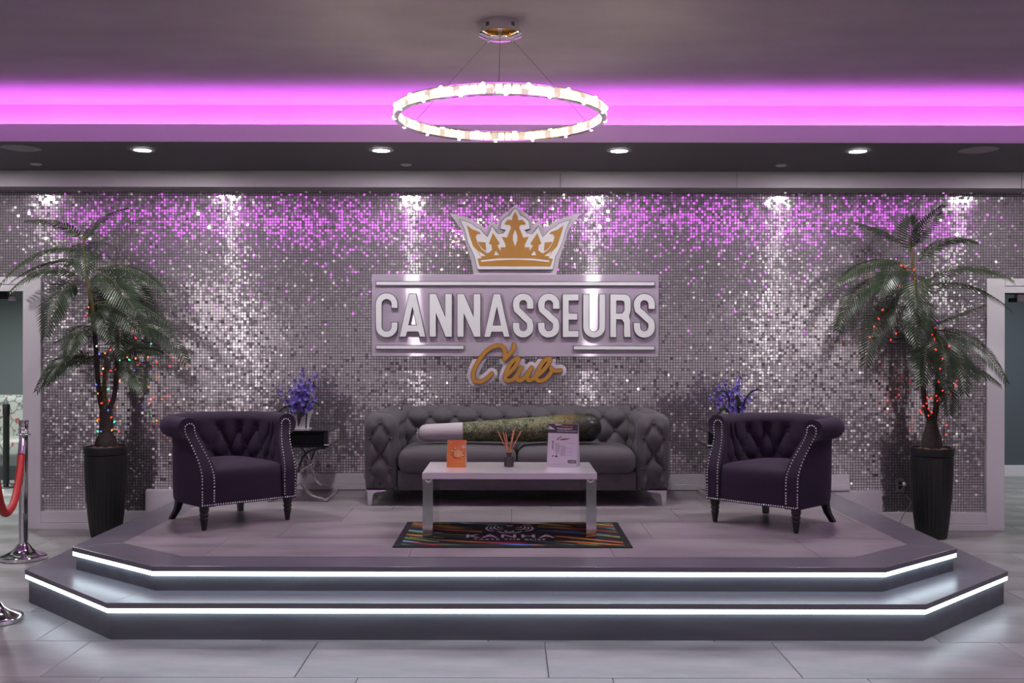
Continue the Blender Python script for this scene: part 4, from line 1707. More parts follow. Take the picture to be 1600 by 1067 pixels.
def rect(u0, u1, v0, v1):
    return [(u0, v0), (u1, v0), (u1, v1), (u0, v1)]


def disc(u, v, ru, rv, n=20, wob=0.0, ph=0):
    return [(u + ru * (1 + wob * math.sin(5 * a + ph)) * math.cos(a), v + rv * (1 + wob * math.sin(5 * a + ph)) * math.sin(a)) for a in [2 * PI * k / n for k in range(n)]]


def scribble(u0, u1, v0, v1, n, seed):
    """irregular little marks in a row, too small to be read"""
    r = random.Random(seed)
    out = []
    w = (u1 - u0) / n
    for k in range(n):
        a, b = u0 + k * w + w * r.uniform(0.02, 0.15), u0 + (k + 1) * w - w * r.uniform(0.05, 0.2)
        h = v1 - v0
        lo, hi = v0 + h * r.uniform(0, 0.2), v1 - h * r.uniform(0, 0.25)
        kind = r.randrange(4)
        if kind == 0:
            out.append([(a, lo), (b, lo), (b - w * 0.15, lo + h * 0.3), (a + w * 0.25, hi), (a, hi)])
        elif kind == 1:
            out.append([(a + w * 0.1, lo), (b, lo + h * 0.2), (b, hi), (a, hi - h * 0.15)])
        elif kind == 2:
            out += [[(a, lo), (a + w * 0.25, lo), (a + w * 0.25, hi), (a, hi)], [(b - w * 0.3, lo), (b, lo + h * 0.1), (b, hi), (b - w * 0.3, hi - h * 0.1)]]
        else:
            out += [[(a, hi - h * 0.3), (b, hi - h * 0.3), (b, hi), (a, hi)], [(a, lo), (b, lo), (b, lo + h * 0.3), (a, lo + h * 0.25)]]
    return out


OA = (0.128, 0.178, 0.062)
oc = tent_card('tent_card', 'small orange tent card with a round fruit picture on the left of the coffee table', (X(714, 6.88), 6.885, ZS + 0.4225), R(-7), *OA, 0.002, M['card_orange'])
print_patch('picture', [disc(0.05, 0.47, 0.27, 0.165, 24, 0.10)], OA, M['card_red'], oc)
print_patch('picture', [disc(0.10, 0.50, 0.24, 0.145, 24, 0.06, 1)], OA, M['card_yellow'], oc, 0.0016)
print_patch('picture', [disc(u, v, 0.045, 0.022, 8, 0.3, k) for k, (u, v) in enumerate(((-0.30, 0.55), (-0.14, 0.66), (0.22, 0.64), (0.36, 0.52), (0.38, 0.40), (-0.26, 0.44)))], OA, M['card_brown'], oc, 0.0018)
print_patch('picture', [disc(u, v, 0.05, 0.02, 8, 0.3, k) for k, (u, v) in enumerate(((-0.22, 0.60), (-0.08, 0.69), (0.34, 0.44), (0.12, 0.48)))], OA, M['card_white'], oc, 0.0020)
print_patch('badge', [disc(0.36, 0.75, 0.10, 0.062, 20)], OA, M['card_white'], oc)
print_patch('print_line', scribble(-0.32, 0.34, 0.178, 0.212, 13, 4), OA, M['card_yellow'], oc)
arcs = [(-0.40, 0.945), (-0.36, 0.905), (-0.30, 0.89), (-0.24, 0.905), (-0.19, 0.95), (-0.24, 0.918), (-0.30, 0.905), (-0.36, 0.918)]
print_patch('emblem', [arcs], OA, M['card_white'], oc)

WA = (0.205, 0.285, 0.105)
wc = tent_card('tent_card', 'tall white tent card with a dark printed header on the right of the coffee table', (X(881, 6.90), 6.925, ZS + 0.4225), R(-17), *WA, 0.002, M['card_white'])
print_patch('header', [rect(-0.5, 0.5, 0.78, 0.995)], WA, M['card_dark'], wc)
print_patch('print_shape', [[(-0.49, 0.87), (-0.27, 0.86), (-0.35, 0.90), (-0.48, 0.95)], [(-0.30, 0.99), (-0.10, 0.985), (-0.02, 0.965), (-0.24, 0.955)]], WA, M['card_white'], wc, 0.0018)
print_patch('print_line', scribble(-0.20, 0.31, 0.862, 0.908, 9, 1), WA, M['card_white'], wc, 0.0018)
print_patch('print_line', scribble(-0.20, 0.47, 0.812, 0.848, 13, 2), WA, M['card_grey'], wc, 0.0018)
print_patch('print_line', scribble(-0.05, 0.34, 0.925, 0.965, 7, 3), WA, M['reed'], wc, 0.0018)
print_patch('picture', [[(-0.22, 0.625), (-0.17, 0.62), (-0.03, 0.705), (-0.06, 0.715)], [(-0.10, 0.615), (0.05, 0.62), (0.24, 0.655), (0.22, 0.668), (0.0, 0.655), (-0.09, 0.635)]], WA, M['card_brown'], wc)
print_patch('picture', [[(-0.24, 0.33), (-0.08, 0.32), (-0.08, 0.53), (-0.25, 0.56)], [(-0.06, 0.26), (0.11, 0.24), (0.12, 0.47), (-0.05, 0.50)]], WA, M['card_grey'], wc, 0.0008)
print_patch('picture', [rect(-0.36 + 0.012 * (k % 3), -0.30, 0.57 - 0.035 * k, 0.592 - 0.035 * k) for k in range(6)] + [rect(-0.33, -0.28, 0.235, 0.262), rect(-0.23, -0.15, 0.225, 0.262), rect(-0.20, -0.16, 0.29, 0.31)], WA, M['card_dark'], wc)
print_patch('print_line', [rect(0.20, 0.38, 0.545, 0.557)] + [rect(0.14, 0.35, v, v + 0.008) for v in (0.44, 0.415, 0.36, 0.345, 0.29, 0.27)], WA, M['card_grey'], wc)
print_patch('footer_badge', [rect(0.20, 0.48, 0.095, 0.165)], WA, M['card_dark'], wc)
print_patch('print_line', scribble(0.225, 0.46, 0.115, 0.147, 7, 6), WA, M['card_white'], wc, 0.0018)
print_patch('print_line', [rect(-0.40, 0.40, 0.055, 0.062)], WA, M['card_grey'], wc)

# ================================================================== side tables and flowers
def side_table(label, cx, y0=8.13, w=0.49, d=0.56):
    t = thing('side_table', label, 'side table', (cx, y0, ZS))
    # drawer box: black front, mirrored sides, glass-black top
    bx = MB().box(-w / 2 + 0.004, w / 2 - 0.004, 0.006, d, 0.452, 0.548)
    bx.build('drawer_box', M['black_gloss'], t, None, 0.003)
    for s in (-1, 1):
        MB().box(min(s * (w / 2 - 0.004), s * w / 2), max(s * (w / 2 - 0.004), s * w / 2), 0.03, d - 0.01, 0.452, 0.546).build('mirror_side', M['mirror_panel'], t)
        MB().box(min(s * (w / 2 - 0.034), s * (w / 2 - 0.006)), max(s * (w / 2 - 0.034), s * (w / 2 - 0.006)), 0.002, 0.006, 0.452, 0.546).build('front_strip', M['mirror_panel'], t)
    MB().box(-w / 2, w / 2, 0.0, d + 0.005, 0.548, 0.562).build('top', M['black_gloss'], t, None, 0.003)
    MB().box(-w / 2 - 0.004, w / 2 + 0.004, -0.006, d + 0.006, 0.430, 0.451).build('tray_rail', M['black_gloss'], t, None, 0.003)
    for s in (-1, 1):
        MB().box(min(s * (w / 2 - 0.03), s * (w / 2 + 0.005)), max(s * (w / 2 - 0.03), s * (w / 2 + 0.005)), -0.008, 0.02, 0.446, 0.4525).build('corner_cap', M['ceramic'], t)
    # two pairs of curved bars, back to back, and runners
    for yy in (0.03, d - 0.03):
        for s in (-1, 1):
            pts = [(0.225, 0.420), (0.150, 0.416), (0.085, 0.392), (0.040, 0.340), (0.018, 0.285), (0.010, 0.235), (0.018, 0.180), (0.045, 0.118), (0.100, 0.062), (0.165, 0.034), (0.228, 0.026)]
            path = catmull([Vector((s * a, 0, b)) for a, b in pts], 5)
            n = len(path)
            rows = []
            for i, p in enumerate(path):
                tv = (path[min(i + 1, n - 1)] - path[max(i - 1, 0)]).normalized()
                nn = Vector((tv.z, 0, -tv.x)) * 0.008
                rows.append([(p.x + nn.x, yy - 0.018, p.z + nn.z), (p.x + nn.x, yy + 0.018, p.z + nn.z), (p.x - nn.x, yy + 0.018, p.z - nn.z), (p.x - nn.x, yy - 0.018, p.z - nn.z)])
            mb = MB().grid(rows, closed_u=True)
            mb.f += [(0, 1, 2, 3), tuple(len(mb.v) - 4 + k for k in (3, 2, 1, 0))]
            mb.mi += [0, 0]
            mb.build('leg', M['chrome'], t, 40, weld=True)
    MB().tube([(0, 0.03, 0.235), (0, d - 0.03, 0.235)], 0.011, 12).build('crossbar', M['chrome'], t, 60)
    for s in (-1, 1):
        MB().box(min(s * 0.205, s * 0.240), max(s * 0.205, s * 0.240), 0.0, d, 0.006, 0.034).build('runner', M['chrome'], t, None, 0.003)
        for yy in (0.02, d - 0.04):
            MB().box(min(s * 0.21, s * 0.235), max(s * 0.21, s * 0.235), yy, yy + 0.02, 0.0, 0.006).build('foot', M['black'], t)
    return t


side_table('black and chrome side table with curved legs, behind the left armchair', -1.690)
side_table('black and chrome side table with curved legs, behind the right armchair', 1.800)


def vase(label, loc, rz=0.0):
    t = thing('flower_vase', label, 'vase', loc, rz)
    n = 32
    rows = []
    prof = [(0.040, 0.0, 0.0), (0.058, 0.0, 0.0), (0.060, 0.008, 0.0), (0.066, 0.060, 0.0), (0.078, 0.105, 0.25), (0.098, 0.136, 1.0), (0.094, 0.136, 1.0), (0.070, 0.100, 0.2), (0.055, 0.03, 0.0)]
    for r, z, wv in prof:
        row = []
        for k in range(n):
            a = 2 * PI * k / n
            sq = 1.0 / max(abs(math.cos(a)), abs(math.sin(a))) ** 0.45       # softly square in plan
            row.append((r * sq * math.cos(a), r * sq * 0.75 * math.sin(a), z + wv * 0.020 * math.cos(2 * a + 0.6) - wv * 0.03 * max(0, math.cos(2.0 * (a + PI / 2 - 0.25))) ** 6))
        rows.append(row)
    mb = MB().grid(rows, closed_u=True)
    mb.f.append(tuple(len(mb.v) - n + k for k in range(n)))
    mb.mi.append(0)
    mb.f.append(tuple(reversed(range(n))))
    mb.mi.append(0)
    mb.build('bowl', M['ceramic'], t, 50)
    MB().box(-0.075, 0.075, -0.055, 0.055, 0.0, 0.006).build('foot', M['ceramic'], t, None, 0.002)
    MB().tube([(0.050, -0.066, 0.008), (0.052, -0.070, 0.07), (0.058, -0.078, 0.128)], 0.006, 8).build('dark_band', M['black'], t, 60)
    return t


vase('small flared white vase with a dark stripe, on the left side table', (X(471, 8.32), 8.33, ZS + 0.562))
vase('small white vase mostly hidden by the right armchair, on the right side table', (X(1146, 8.32), 8.33, ZS + 0.562), 0.4)


def floret(mb, c, r, nrm, rnd):
    """five cupped petals"""
    nrm = Vector(nrm).normalized()
    u = nrm.orthogonal().normalized()
    v = nrm.cross(u)
    a0 = rnd.uniform(0, 6)
    c = Vector(c)
    for k in range(5):
        a = a0 + 2 * PI * k / 5
        d = u * math.cos(a) + v * math.sin(a)
        s = u * -math.sin(a) + v * math.cos(a)
        p1 = c + d * r * 0.55 + s * r * 0.38 + nrm * r * 0.28
        p2 = c + d * r * 1.05 + nrm * r * 0.42
        p3 = c + d * r * 0.55 - s * r * 0.38 + nrm * r * 0.28
        mb.add([c, p1, p2, p3], [(0, 1, 2), (0, 2, 3)])


def bouquet(label, loc, spikes, leaves, seed):
    t = thing('flower_bouquet', label, 'flowers', loc)
    rnd = random.Random(seed)
    for (tx_, tz, ty, start, nfl) in spikes:
        p0 = Vector((tx_ * 0.12, ty * 0.1, 0.03))
        path = bez(p0, Vector((tx_ * 0.35, ty * 0.4, tz * 0.62)), Vector((tx_, ty, tz)), 14)
        st = MB().tube(path, 0.0028, 5).build('stem', M['stem'], t, 60)
        mb = MB()
        for k in range(nfl):
            f = start + (1 - start) * k / max(1, nfl - 1)
            i = min(13, int(f * 14))
            p = path[i].lerp(path[i + 1], f * 14 - i) if i < 14 else path[14]
            a = k * 2.4 + rnd.uniform(-0.4, 0.4)
            r = 0.026 * (1.08 - 0.55 * max(0, (f - 0.6) / 0.4))
            d = Vector((math.cos(a), math.sin(a) - 0.3, rnd.uniform(-0.1, 0.6)))
            floret(mb, p + d * 0.016, r * rnd.uniform(0.8, 1.15), d, rnd)
        mb.build('blossoms', M['petal'], t)['kind'] = 'stuff'
    for (pts, w) in leaves:
        path = catmull([Vector(p) for p in pts], 5)
        n = len(path)
        rows = []
        for i, p in enumerate(path):
            f = i / (n - 1)
            tv = (path[min(i + 1, n - 1)] - path[max(i - 1, 0)]).normalized()
            sd = tv.cross(Vector((0, -1, 0.2))).normalized() * w * (math.sin(PI * (0.12 + 0.88 * f)) ** 0.8 + 0.02)
            rows.append([p - sd, p + Vector((0, 0.006, 0)) , p + sd])
        MB().grid(rows).build('leaf', M['leaf'], t, 80)
    return t


sL = 8.3 / FPX
Lsp = [(-0.07, 0.40, 0.02, 0.42, 13), (0.015, 0.485, 0.0, 0.38, 16), (0.075, 0.42, -0.03, 0.40, 14), (-0.20, 0.330, 0.0, 0.72, 6), (-0.135, 0.250, -0.05, 0.40, 10), (-0.02, 0.35, -0.06, 0.35, 14), (0.05, 0.34, 0.05, 0.35, 13),
       (0.135, 0.28, -0.02, 0.45, 9), (0.10, 0.23, -0.06, 0.45, 9), (-0.05, 0.25, -0.08, 0.35, 11), (-0.08, 0.22, 0.06, 0.4, 8), (0.02, 0.26, -0.09, 0.4, 10), (0.12, 0.44, 0.04, 0.55, 8), (-0.10, 0.33, 0.04, 0.45, 10)]
Lle = [([(0.0, -0.05, 0.12), (-0.005, -0.085, 0.16), (0.0, -0.088, 0.10), (-0.010, -0.080, 0.02)], 0.020), ([(0.02, -0.04, 0.12), (0.05, -0.07, 0.21), (0.10, -0.08, 0.22), (0.175, -0.07, 0.185)], 0.011),
       ([(-0.02, 0.0, 0.12), (-0.09, -0.02, 0.18), (-0.16, -0.03, 0.15), (-0.20, -0.03, 0.11)], 0.010), ([(0.01, 0.0, 0.10), (0.02, -0.02, 0.20), (-0.01, -0.03, 0.29)], 0.013)]
bouquet('bunch of violet-blue blossom spikes standing in the left vase', (X(471, 8.32), 8.33, ZS + 0.562), Lsp, Lle, 3)
Rsp = [(-0.075, 0.40, 0.0, 0.55, 10), (0.055, 0.43, 0.0, 0.55, 13), (-0.165, 0.31, -0.03, 0.55, 9), (-0.195, 0.25, -0.02, 0.6, 8), (0.185, 0.325, 0.0, 0.55, 10), (0.105, 0.235, -0.05, 0.5, 8), (-0.06, 0.26, -0.06, 0.45, 9), (0.01, 0.33, 0.02, 0.5, 9),
       (0.06, 0.27, -0.06, 0.5, 9), (-0.02, 0.20, -0.08, 0.45, 8), (0.04, 0.18, -0.09, 0.4, 8), (-0.11, 0.36, 0.03, 0.6, 8)]
Rle = [([(-0.01, -0.04, 0.10), (-0.08, -0.08, 0.17), (-0.13, -0.09, 0.13), (-0.145, -0.09, 0.06)], 0.010), ([(0.02, -0.05, 0.10), (0.03, -0.08, 0.20), (0.015, -0.08, 0.29)], 0.020), ([(0.02, -0.03, 0.11), (0.10, -0.05, 0.26), (0.17, -0.05, 0.32), (0.26, -0.05, 0.295)], 0.007),
       ([(-0.01, -0.03, 0.11), (-0.05, -0.05, 0.27), (-0.10, -0.05, 0.31), (-0.14, -0.05, 0.27)], 0.008)]
bouquet('looser bunch of violet-blue orchid-like blossoms rising behind the right armchair', (X(1146, 8.32), 8.33, ZS + 0.562), Rsp, Rle, 8)

# ================================================================== palms
PD = 8.5


def P3(px, py, d=PD, dd=0.0):
    """metres for a place measured on the palms, dd metres in front (-) or behind (+)"""
    D = d + dd
    return Vector((X(px, D), D, Zp(py, D)))


def frond(parent, origin, base, ctrl, tip, L=0.17, npair=30, up=(0, -0.40, 1), droop=0.30, seed=0, m='frond'):
    npair = int(npair * 0.86)
    L *= 1.30 if L < 0.125 else 1.10
    rnd = random.Random(seed)
    path = [p - origin for p in bez(base, ctrl, tip, 24)]
    mb = MB()
    mb.tube(path, [0.0065 * (1 - 0.75 * i / 24) for i in range(25)], 5, mi=1)
    up = Vector(up)
    ln = (path[-1] - path[0]).length
    for k in range(npair):
        f = 0.10 + 0.88 * k / (npair - 1)
        i = min(23, int(f * 24))
        p = path[i].lerp(path[i + 1], f * 24 - i)
        t = (path[i + 1] - path[i]).normalized()
        nrm = (up - t * up.dot(t)).normalized()
        sd = t.cross(nrm)
        env = min(1.0, 0.45 + f * 2.2) * (1.0 if f < 0.6 else max(0.30, 1.0 - (f - 0.6) * 1.65))
        fw = 0.40 + 0.80 * f
        for s in (-1, 1):
            l = L * env * rnd.uniform(0.95, 1.06)
            d = (sd * s + t * (fw + rnd.uniform(-0.03, 0.03)) + nrm * rnd.uniform(0.0, 0.06)).normalized()
            wv = d.cross(nrm).normalized()
            w = 0.0076
            p1 = p + d * l * 0.35 - nrm * droop * l * 0.05
            p2 = p + d * l * 0.70 - nrm * droop * l * 0.22 - Vector((0, 0, 0.025 * l))
            p3 = p + d * l - nrm * droop * l * 0.48 - Vector((0, 0, 0.07 * l))
            lift = nrm * 0.0035
            vs = [p + wv * 0.002, p - wv * 0.002, p1 + wv * w, p1 + lift, p1 - wv * w, p2 + wv * w * 0.8, p2 + lift * 0.7, p2 - wv * w * 0.8, p3]
            mb.add(vs, [(0, 1, 3), (0, 3, 2), (1, 4, 3), (2, 3, 6, 5), (3, 4, 7, 6), (5, 6, 8), (6, 7, 8)])
    return mb.build('frond', [M[m], M['rachis']], parent)


def planter(t, r_top=0.172, r_mid=0.168, r_bot=0.118, h=0.745):
    fl_ = lambda a, z: (0.0045 * (abs(math.sin(a * 14)) - 0.6)) if 0.02 < z < h - 0.075 else 0.0
    prof = [(0.02, 0.0), (r_bot - 0.004, 0.0), (r_bot, 0.006), (r_bot + 0.004, 0.04)]
    for i in range(1, 16):
        f = i / 15
        prof.append((r_bot + 0.004 + (r_mid - r_bot - 0.004) * math.sin(f * PI / 2) ** 0.85, 0.04 + (h - 0.115) * f))
    prof += [(r_mid - 0.004, h - 0.070), (r_top, h - 0.064), (r_top + 0.003, h - 0.030), (r_top + 0.002, h - 0.006), (r_top - 0.004, h), (r_top - 0.018, h - 0.001), (r_top - 0.022, h - 0.012), (r_top - 0.022, h - 0.05), (0.02, h - 0.05)]
    MB().lathe(prof, 112, flute=fl_).build('planter', M['planter'], t, 35)
    n = 40
    rows = [[(r * math.cos(2 * PI * k / n), r * math.sin(2 * PI * k / n), h - 0.012 + z + 0.006 * math.sin(5 * k + r * 90)) for k in range(n)] for r, z in ((0.0, 0.012), (0.05, 0.012), (0.09, 0.008), (0.125, 0.002), (r_top - 0.023, -0.006))]
    MB().grid(rows, closed_u=True, flip=True).build('soil', M['soil'], t, 80)


OL = P3(166, 0, PD)
OL = Vector((X(166, 8.50), 8.50, 0))
palmL = thing('potted_palm', 'artificial palm in a fluted black pot by the left doorway, hung with multicoloured lights', 'potted plant', OL)
planter(palmL)
zt = 0.735
MB().lathe([(0.086, zt), (0.088, zt + 0.03), (0.080, zt + 0.07), (0.062, zt + 0.095), (0.056, zt + 0.115), (0.054, zt + 0.17), (0.053, zt + 0.24), (0.051, zt + 0.285), (0.046, zt + 0.305), (0.030, zt + 0.315)], 24).build('trunk_bulb', M['trunk_dark'], palmL, 60)


def trunk(parent, origin, pts, r, m, name='trunk'):
    path = catmull(pts, 6)
    path = [p - origin for p in path]
    rr_ = [r[0] + (r[1] - r[0]) * i / (len(path) - 1) for i in range(len(path))]
    return MB().tube(path, rr_, 12).build(name, M[m], parent, 60)


trunk(palmL, OL, [P3(162, 648), P3(156, 622), P3(152, 580), P3(149, 535), P3(146, 500)], (0.022, 0.017), 'trunk_dark')
trunk(palmL, OL, [P3(146, 505), P3(144, 480), P3(138, 450), P3(133, 420), P3(131, 385), P3(130, 370)], (0.020, 0.010), 'trunk_green')
trunk(palmL, OL, [P3(168, 648), P3(178, 622), P3(182, 590), P3(183, 550)], (0.022, 0.018), 'trunk_dark')
trunk(palmL, OL, [P3(183, 555), P3(183, 530), P3(180, 500), P3(176, 470)], (0.020, 0.012), 'trunk_green')
trunk(palmL, OL, [P3(165, 650), P3(163, 610), P3(164, 575), P3(166, 560)], (0.022, 0.014), 'trunk_green')

# (base, control, tip) as (x, y, depth offset), leaflet length, pairs, up, droop
UPS = (0, -0.40, 1)
LF = [
    ((127, 377, 0), (100, 340, -0.02), (39, 347, -0.05), 0.085, 24, (0, -0.5, 1), 0.3),
    ((131, 380, 0), (140, 345, 0.02), (199, 326, 0.05), 0.085, 24, (0, -0.5, 1), 0.3),
    ((129, 398, 0), (72, 366, -0.05), (0, 446, -0.15), 0.10, 30, UPS, 0.3),
    ((129, 418, 0), (82, 392, 0.08), (18, 441, 0.14), 0.11, 28, UPS, 0.4),
    ((129, 437, 0), (70, 400, -0.1), (15, 458, -0.2), 0.13, 30, UPS, 0.4),
    ((126, 446, 0), (85, 440, -0.18), (72, 526, -0.30), 0.175, 30, (-0.15, -1, 0.45), 0.12),
    ((129, 383, 0), (130, 372, -0.28), (133, 432, -0.42), 0.15, 26, (0, -0.75, 1), 0.15),
    ((148, 432, 0), (172, 418, -0.24), (214, 492, -0.40), 0.185, 32, (0.15, -0.85, 0.8), 0.12),
    ((144, 425, 0), (205, 402, 0.0), (256, 456, 0.02), 0.12, 28, UPS, 0.4),
    ((148, 440, 0.05), (215, 425, 0.12), (232, 484, 0.2), 0.12, 26, (0, -0.8, 0.7), 0.3),
    ((144, 478, 0), (205, 455, 0.05), (258, 504, 0.08), 0.115, 28, UPS, 0.4),
    ((152, 478, 0), (195, 474, -0.2), (222, 524, -0.30), 0.16, 28, (0.15, -0.9, 0.7), 0.15),
    ((180, 520, 0), (252, 488, -0.08), (292, 568, -0.15), 0.13, 32, (0.2, -0.7, 0.9), 0.25),
    ((183, 540, 0), (212, 530, 0.12), (238, 546, 0.22), 0.12, 22, UPS, 0.35),
    ((183, 556, 0), (215, 540, -0.05), (250, 552, -0.1), 0.11, 26, UPS, 0.3),
    ((180, 566, 0), (208, 566, -0.2), (222, 612, -0.30), 0.14, 26, (0.2, -0.9, 0.6), 0.15),
    ((147, 512, 0), (118, 505, -0.22), (106, 556, -0.34), 0.15, 28, (-0.1, -0.9, 0.7), 0.15),
    ((147, 530, 0), (120, 515, 0.0), (87, 535, 0.05), 0.10, 22, UPS, 0.3),
    ((150, 563, 0), (96, 535, -0.08), (57, 612, -0.16), 0.14, 32, (-0.1, -0.6, 0.9), 0.3),
    ((150, 566, 0), (100, 548, -0.22), (72, 600, -0.30), 0.135, 28, (0, -0.6, 0.9), 0.3),
    ((150, 492, 0), (158, 470, -0.22), (172, 532, -0.32), 0.15, 26, (0.1, -0.9, 0.7), 0.15),
    ((178, 480, 0), (190, 452, 0.12), (246, 500, 0.20), 0.12, 24, UPS, 0.3),
    ((176, 500, 0), (190, 505, -0.1), (188, 560, -0.18), 0.12, 22, (0.1, -0.9, 0.5), 0.2),
    ((165, 562, 0), (150, 545, 0.10), (120, 575, 0.2), 0.11, 22, UPS, 0.3),
    ((140, 450, 0), (150, 462, 0.12), (165, 500, 0.18), 0.12, 22, (0.3, -0.8, 0.5), 0.2),
]


def d3(q):
    return P3(q[0], q[1], PD, min(0.26, q[2]))


for i, (b, c, tp, L, n, up, dr) in enumerate(LF):
    frond(palmL, OL, d3(b), d3(c), d3(tp), L, n, up, dr, 100 + i)

OR = Vector((X(1456, 8.50), 8.50, 0))
palmR = thing('potted_palm', 'artificial palm in a fluted black pot by the right doorway, hung with red lights', 'potted plant', OR)
planter(palmR)
MB().lathe([(0.084, zt), (0.086, zt + 0.02), (0.084, zt + 0.05), (0.074, zt + 0.10), (0.058, zt + 0.15), (0.046, zt + 0.185), (0.042, zt + 0.22), (0.034, zt + 0.235)], 24).build('trunk_bulb', M['trunk_dark'], palmR, 60)
trunk(palmR, OR, [P3(1455, 662), P3(1446, 635), P3(1442, 600), P3(1441, 560), P3(1440, 520)], (0.024, 0.018), 'trunk_dark')
trunk(palmR, OR, [P3(1440, 525), P3(1436, 480), P3(1430, 435), P3(1425, 400), P3(1423, 370)], (0.019, 0.009), 'trunk_green')
trunk(palmR, OR, [P3(1458, 662), P3(1464, 625), P3(1465, 580), P3(1462, 540), P3(1458, 508)], (0.026, 0.014), 'trunk_dark')
RF = [
    ((1410, 380, 0), (1385, 360, -0.02), (1337, 348, -0.05), 0.10, 26, (0, -0.5, 1), 0.35),
    ((1422, 392, 0), (1420, 362, -0.06), (1421, 340, -0.10), 0.13, 17, (0, -1, 0.1), 0.1),
    ((1426, 384, 0), (1440, 352, 0.0), (1473, 320, 0.03), 0.085, 24, (0, -0.5, 1), 0.3),
    ((1434, 408, 0), (1472, 358, -0.06), (1528, 378, -0.12), 0.115, 28, UPS, 0.35),
    ((1418, 412, 0), (1358, 392, -0.04), (1309, 442, -0.10), 0.115, 30, UPS, 0.4),
    ((1412, 416, 0), (1395, 402, -0.24), (1374, 458, -0.38), 0.17, 28, (-0.1, -0.85, 0.8), 0.15),
    ((1428, 430, 0), (1428, 416, -0.30), (1431, 488, -0.46), 0.175, 30, (0, -0.9, 0.8), 0.12),
    ((1446, 438, 0), (1515, 396, -0.08), (1583, 438, -0.16), 0.12, 32, UPS, 0.3),
    ((1446, 448, 0), (1508, 424, 0.06), (1579, 482, 0.02), 0.12, 30, UPS, 0.4),
    ((1410, 432, 0), (1338, 425, -0.05), (1309, 514, -0.12), 0.155, 34, (-0.1, -0.5, 1), 0.4),
    ((1418, 478, 0), (1365, 478, -0.12), (1352, 568, -0.22), 0.155, 32, (-0.2, -0.9, 0.5), 0.15),
    ((1428, 480, 0), (1426, 468, -0.26), (1434, 540, -0.36), 0.165, 28, (0, -0.9, 0.7), 0.12),
    ((1438, 470, 0), (1450, 460, -0.16), (1446, 530, -0.24), 0.15, 26, (0.2, -0.9, 0.6), 0.15),
    ((1460, 506, 0), (1490, 492, -0.10), (1540, 475, -0.18), 0.055, 26, (0, -0.3, 1), 0.5),
    ((1460, 515, 0), (1528, 512, -0.10), (1573, 596, -0.18), 0.15, 34, (0.2, -0.7, 0.9), 0.3),
    ((1460, 522, 0), (1505, 530, -0.22), (1507, 612, -0.32), 0.165, 32, (0.2, -0.9, 0.5), 0.15),
    ((1458, 526, 0), (1448, 525, -0.24), (1440, 602, -0.30), 0.16, 30, (-0.1, -0.95, 0.5), 0.15),
    ((1464, 560, 0), (1512, 556, -0.05), (1563, 600, -0.08), 0.12, 30, UPS, 0.35),
    ((1462, 590, 0), (1482, 592, -0.16), (1484, 645, -0.24), 0.12, 24, (0.2, -0.9, 0.4), 0.2),
    ((1460, 524, 0), (1478, 525, -0.22), (1477, 598, -0.34), 0.16, 30, (0.1, -0.95, 0.5), 0.15),
    ((1462, 530, 0), (1495, 535, 0.10), (1530, 590, 0.18), 0.14, 28, (0.2, -0.8, 0.6), 0.25),
    ((1428, 445, 0), (1400, 440, 0.10), (1368, 500, 0.18), 0.13, 26, (-0.2, -0.7, 0.7), 0.3),
    ((1440, 500, 0), (1452, 505, 0.08), (1470, 560, 0.12), 0.13, 26, (0.2, -0.9, 0.4), 0.2),
]
for i, (b, c, tp, L, n, up, dr) in enumerate(RF):
    frond(palmR, OR, d3(b), d3(c), d3(tp), L, n, up, dr, 300 + i)


# string lights
def string_lights(label, origin, bulbs, wire_pts):
    t = thing('string_lights', label, 'string lights', origin)
    wp = [P3(x, y, PD, dd) - origin for x, y, dd in wire_pts]
    MB().tube(catmull(wp, 4), 0.0028, 5).build('wire', M['wire'], t, 60)
    src = {}
    for (x, y, c, dd) in bulbs:
        if c not in src:
            src[c] = MB().lathe([(0.002, -0.009), (0.0048, -0.006), (0.0058, 0.0), (0.0048, 0.006), (0.002, 0.009)], 8).build('bulb', M['bulb_' + c], t, 60)
            o = src[c]
        else:
            o = dup_obj(src[c], t)
        o.location = P3(x, y, PD, dd) - origin
        o.rotation_euler = (random.uniform(-1.4, 1.4), random.uniform(-1.4, 1.4), 0)
    return t


def wire_through(bulbs, extra=()):
    q = sorted(bulbs, key=lambda b: -b[1])
    return [(x + random.uniform(-1.5, 1.5), y + random.uniform(-1, 1), dd + 0.012) for x, y, c, dd in q]


F_ = -0.10
LB = [(138, 481, 'orange', -0.06), (134, 494, 'red', -0.06), (208, 519, 'red', -0.3), (212, 529, 'red', -0.3), (236, 538, 'green', -0.25), (151, 542, 'white', F_), (155, 554, 'blue', F_), (164, 553, 'orange', F_), (173, 548, 'red', F_), (178, 547, 'orange', F_),
      (187, 564, 'green', F_), (199, 559, 'orange', F_), (202, 563, 'green', F_), (212, 561, 'orange', F_), (231, 559, 'orange', F_), (215, 571, 'red', F_), (210, 580, 'blue', F_), (245, 567, 'red', 0.05), (265, 573, 'red', 0.10), (161, 577, 'white', F_), (173, 580, 'red', F_),
      (180, 578, 'red', F_), (159, 585, 'red', -0.06), (187, 596, 'orange', F_), (169, 609, 'green', F_), (150, 602, 'blue', -0.06), (153, 616, 'orange', -0.06), (171, 627, 'red', -0.06), (159, 631, 'red', -0.06), (183, 637, 'orange', -0.06), (169, 642, 'blue', -0.06), (174, 653, 'red', -0.08),
      (152, 658, 'orange', -0.08), (154, 656, 'red', -0.08), (179, 660, 'green', -0.08), (153, 675, 'green', -0.1), (158, 675, 'blue', -0.1), (175, 673, 'orange', -0.1), (186, 675, 'red', -0.1), (232, 606, 'orange', 0.15), (240, 622, 'red', 0.16), (233, 631, 'orange', 0.16), (245, 658, 'orange', 0.18)]
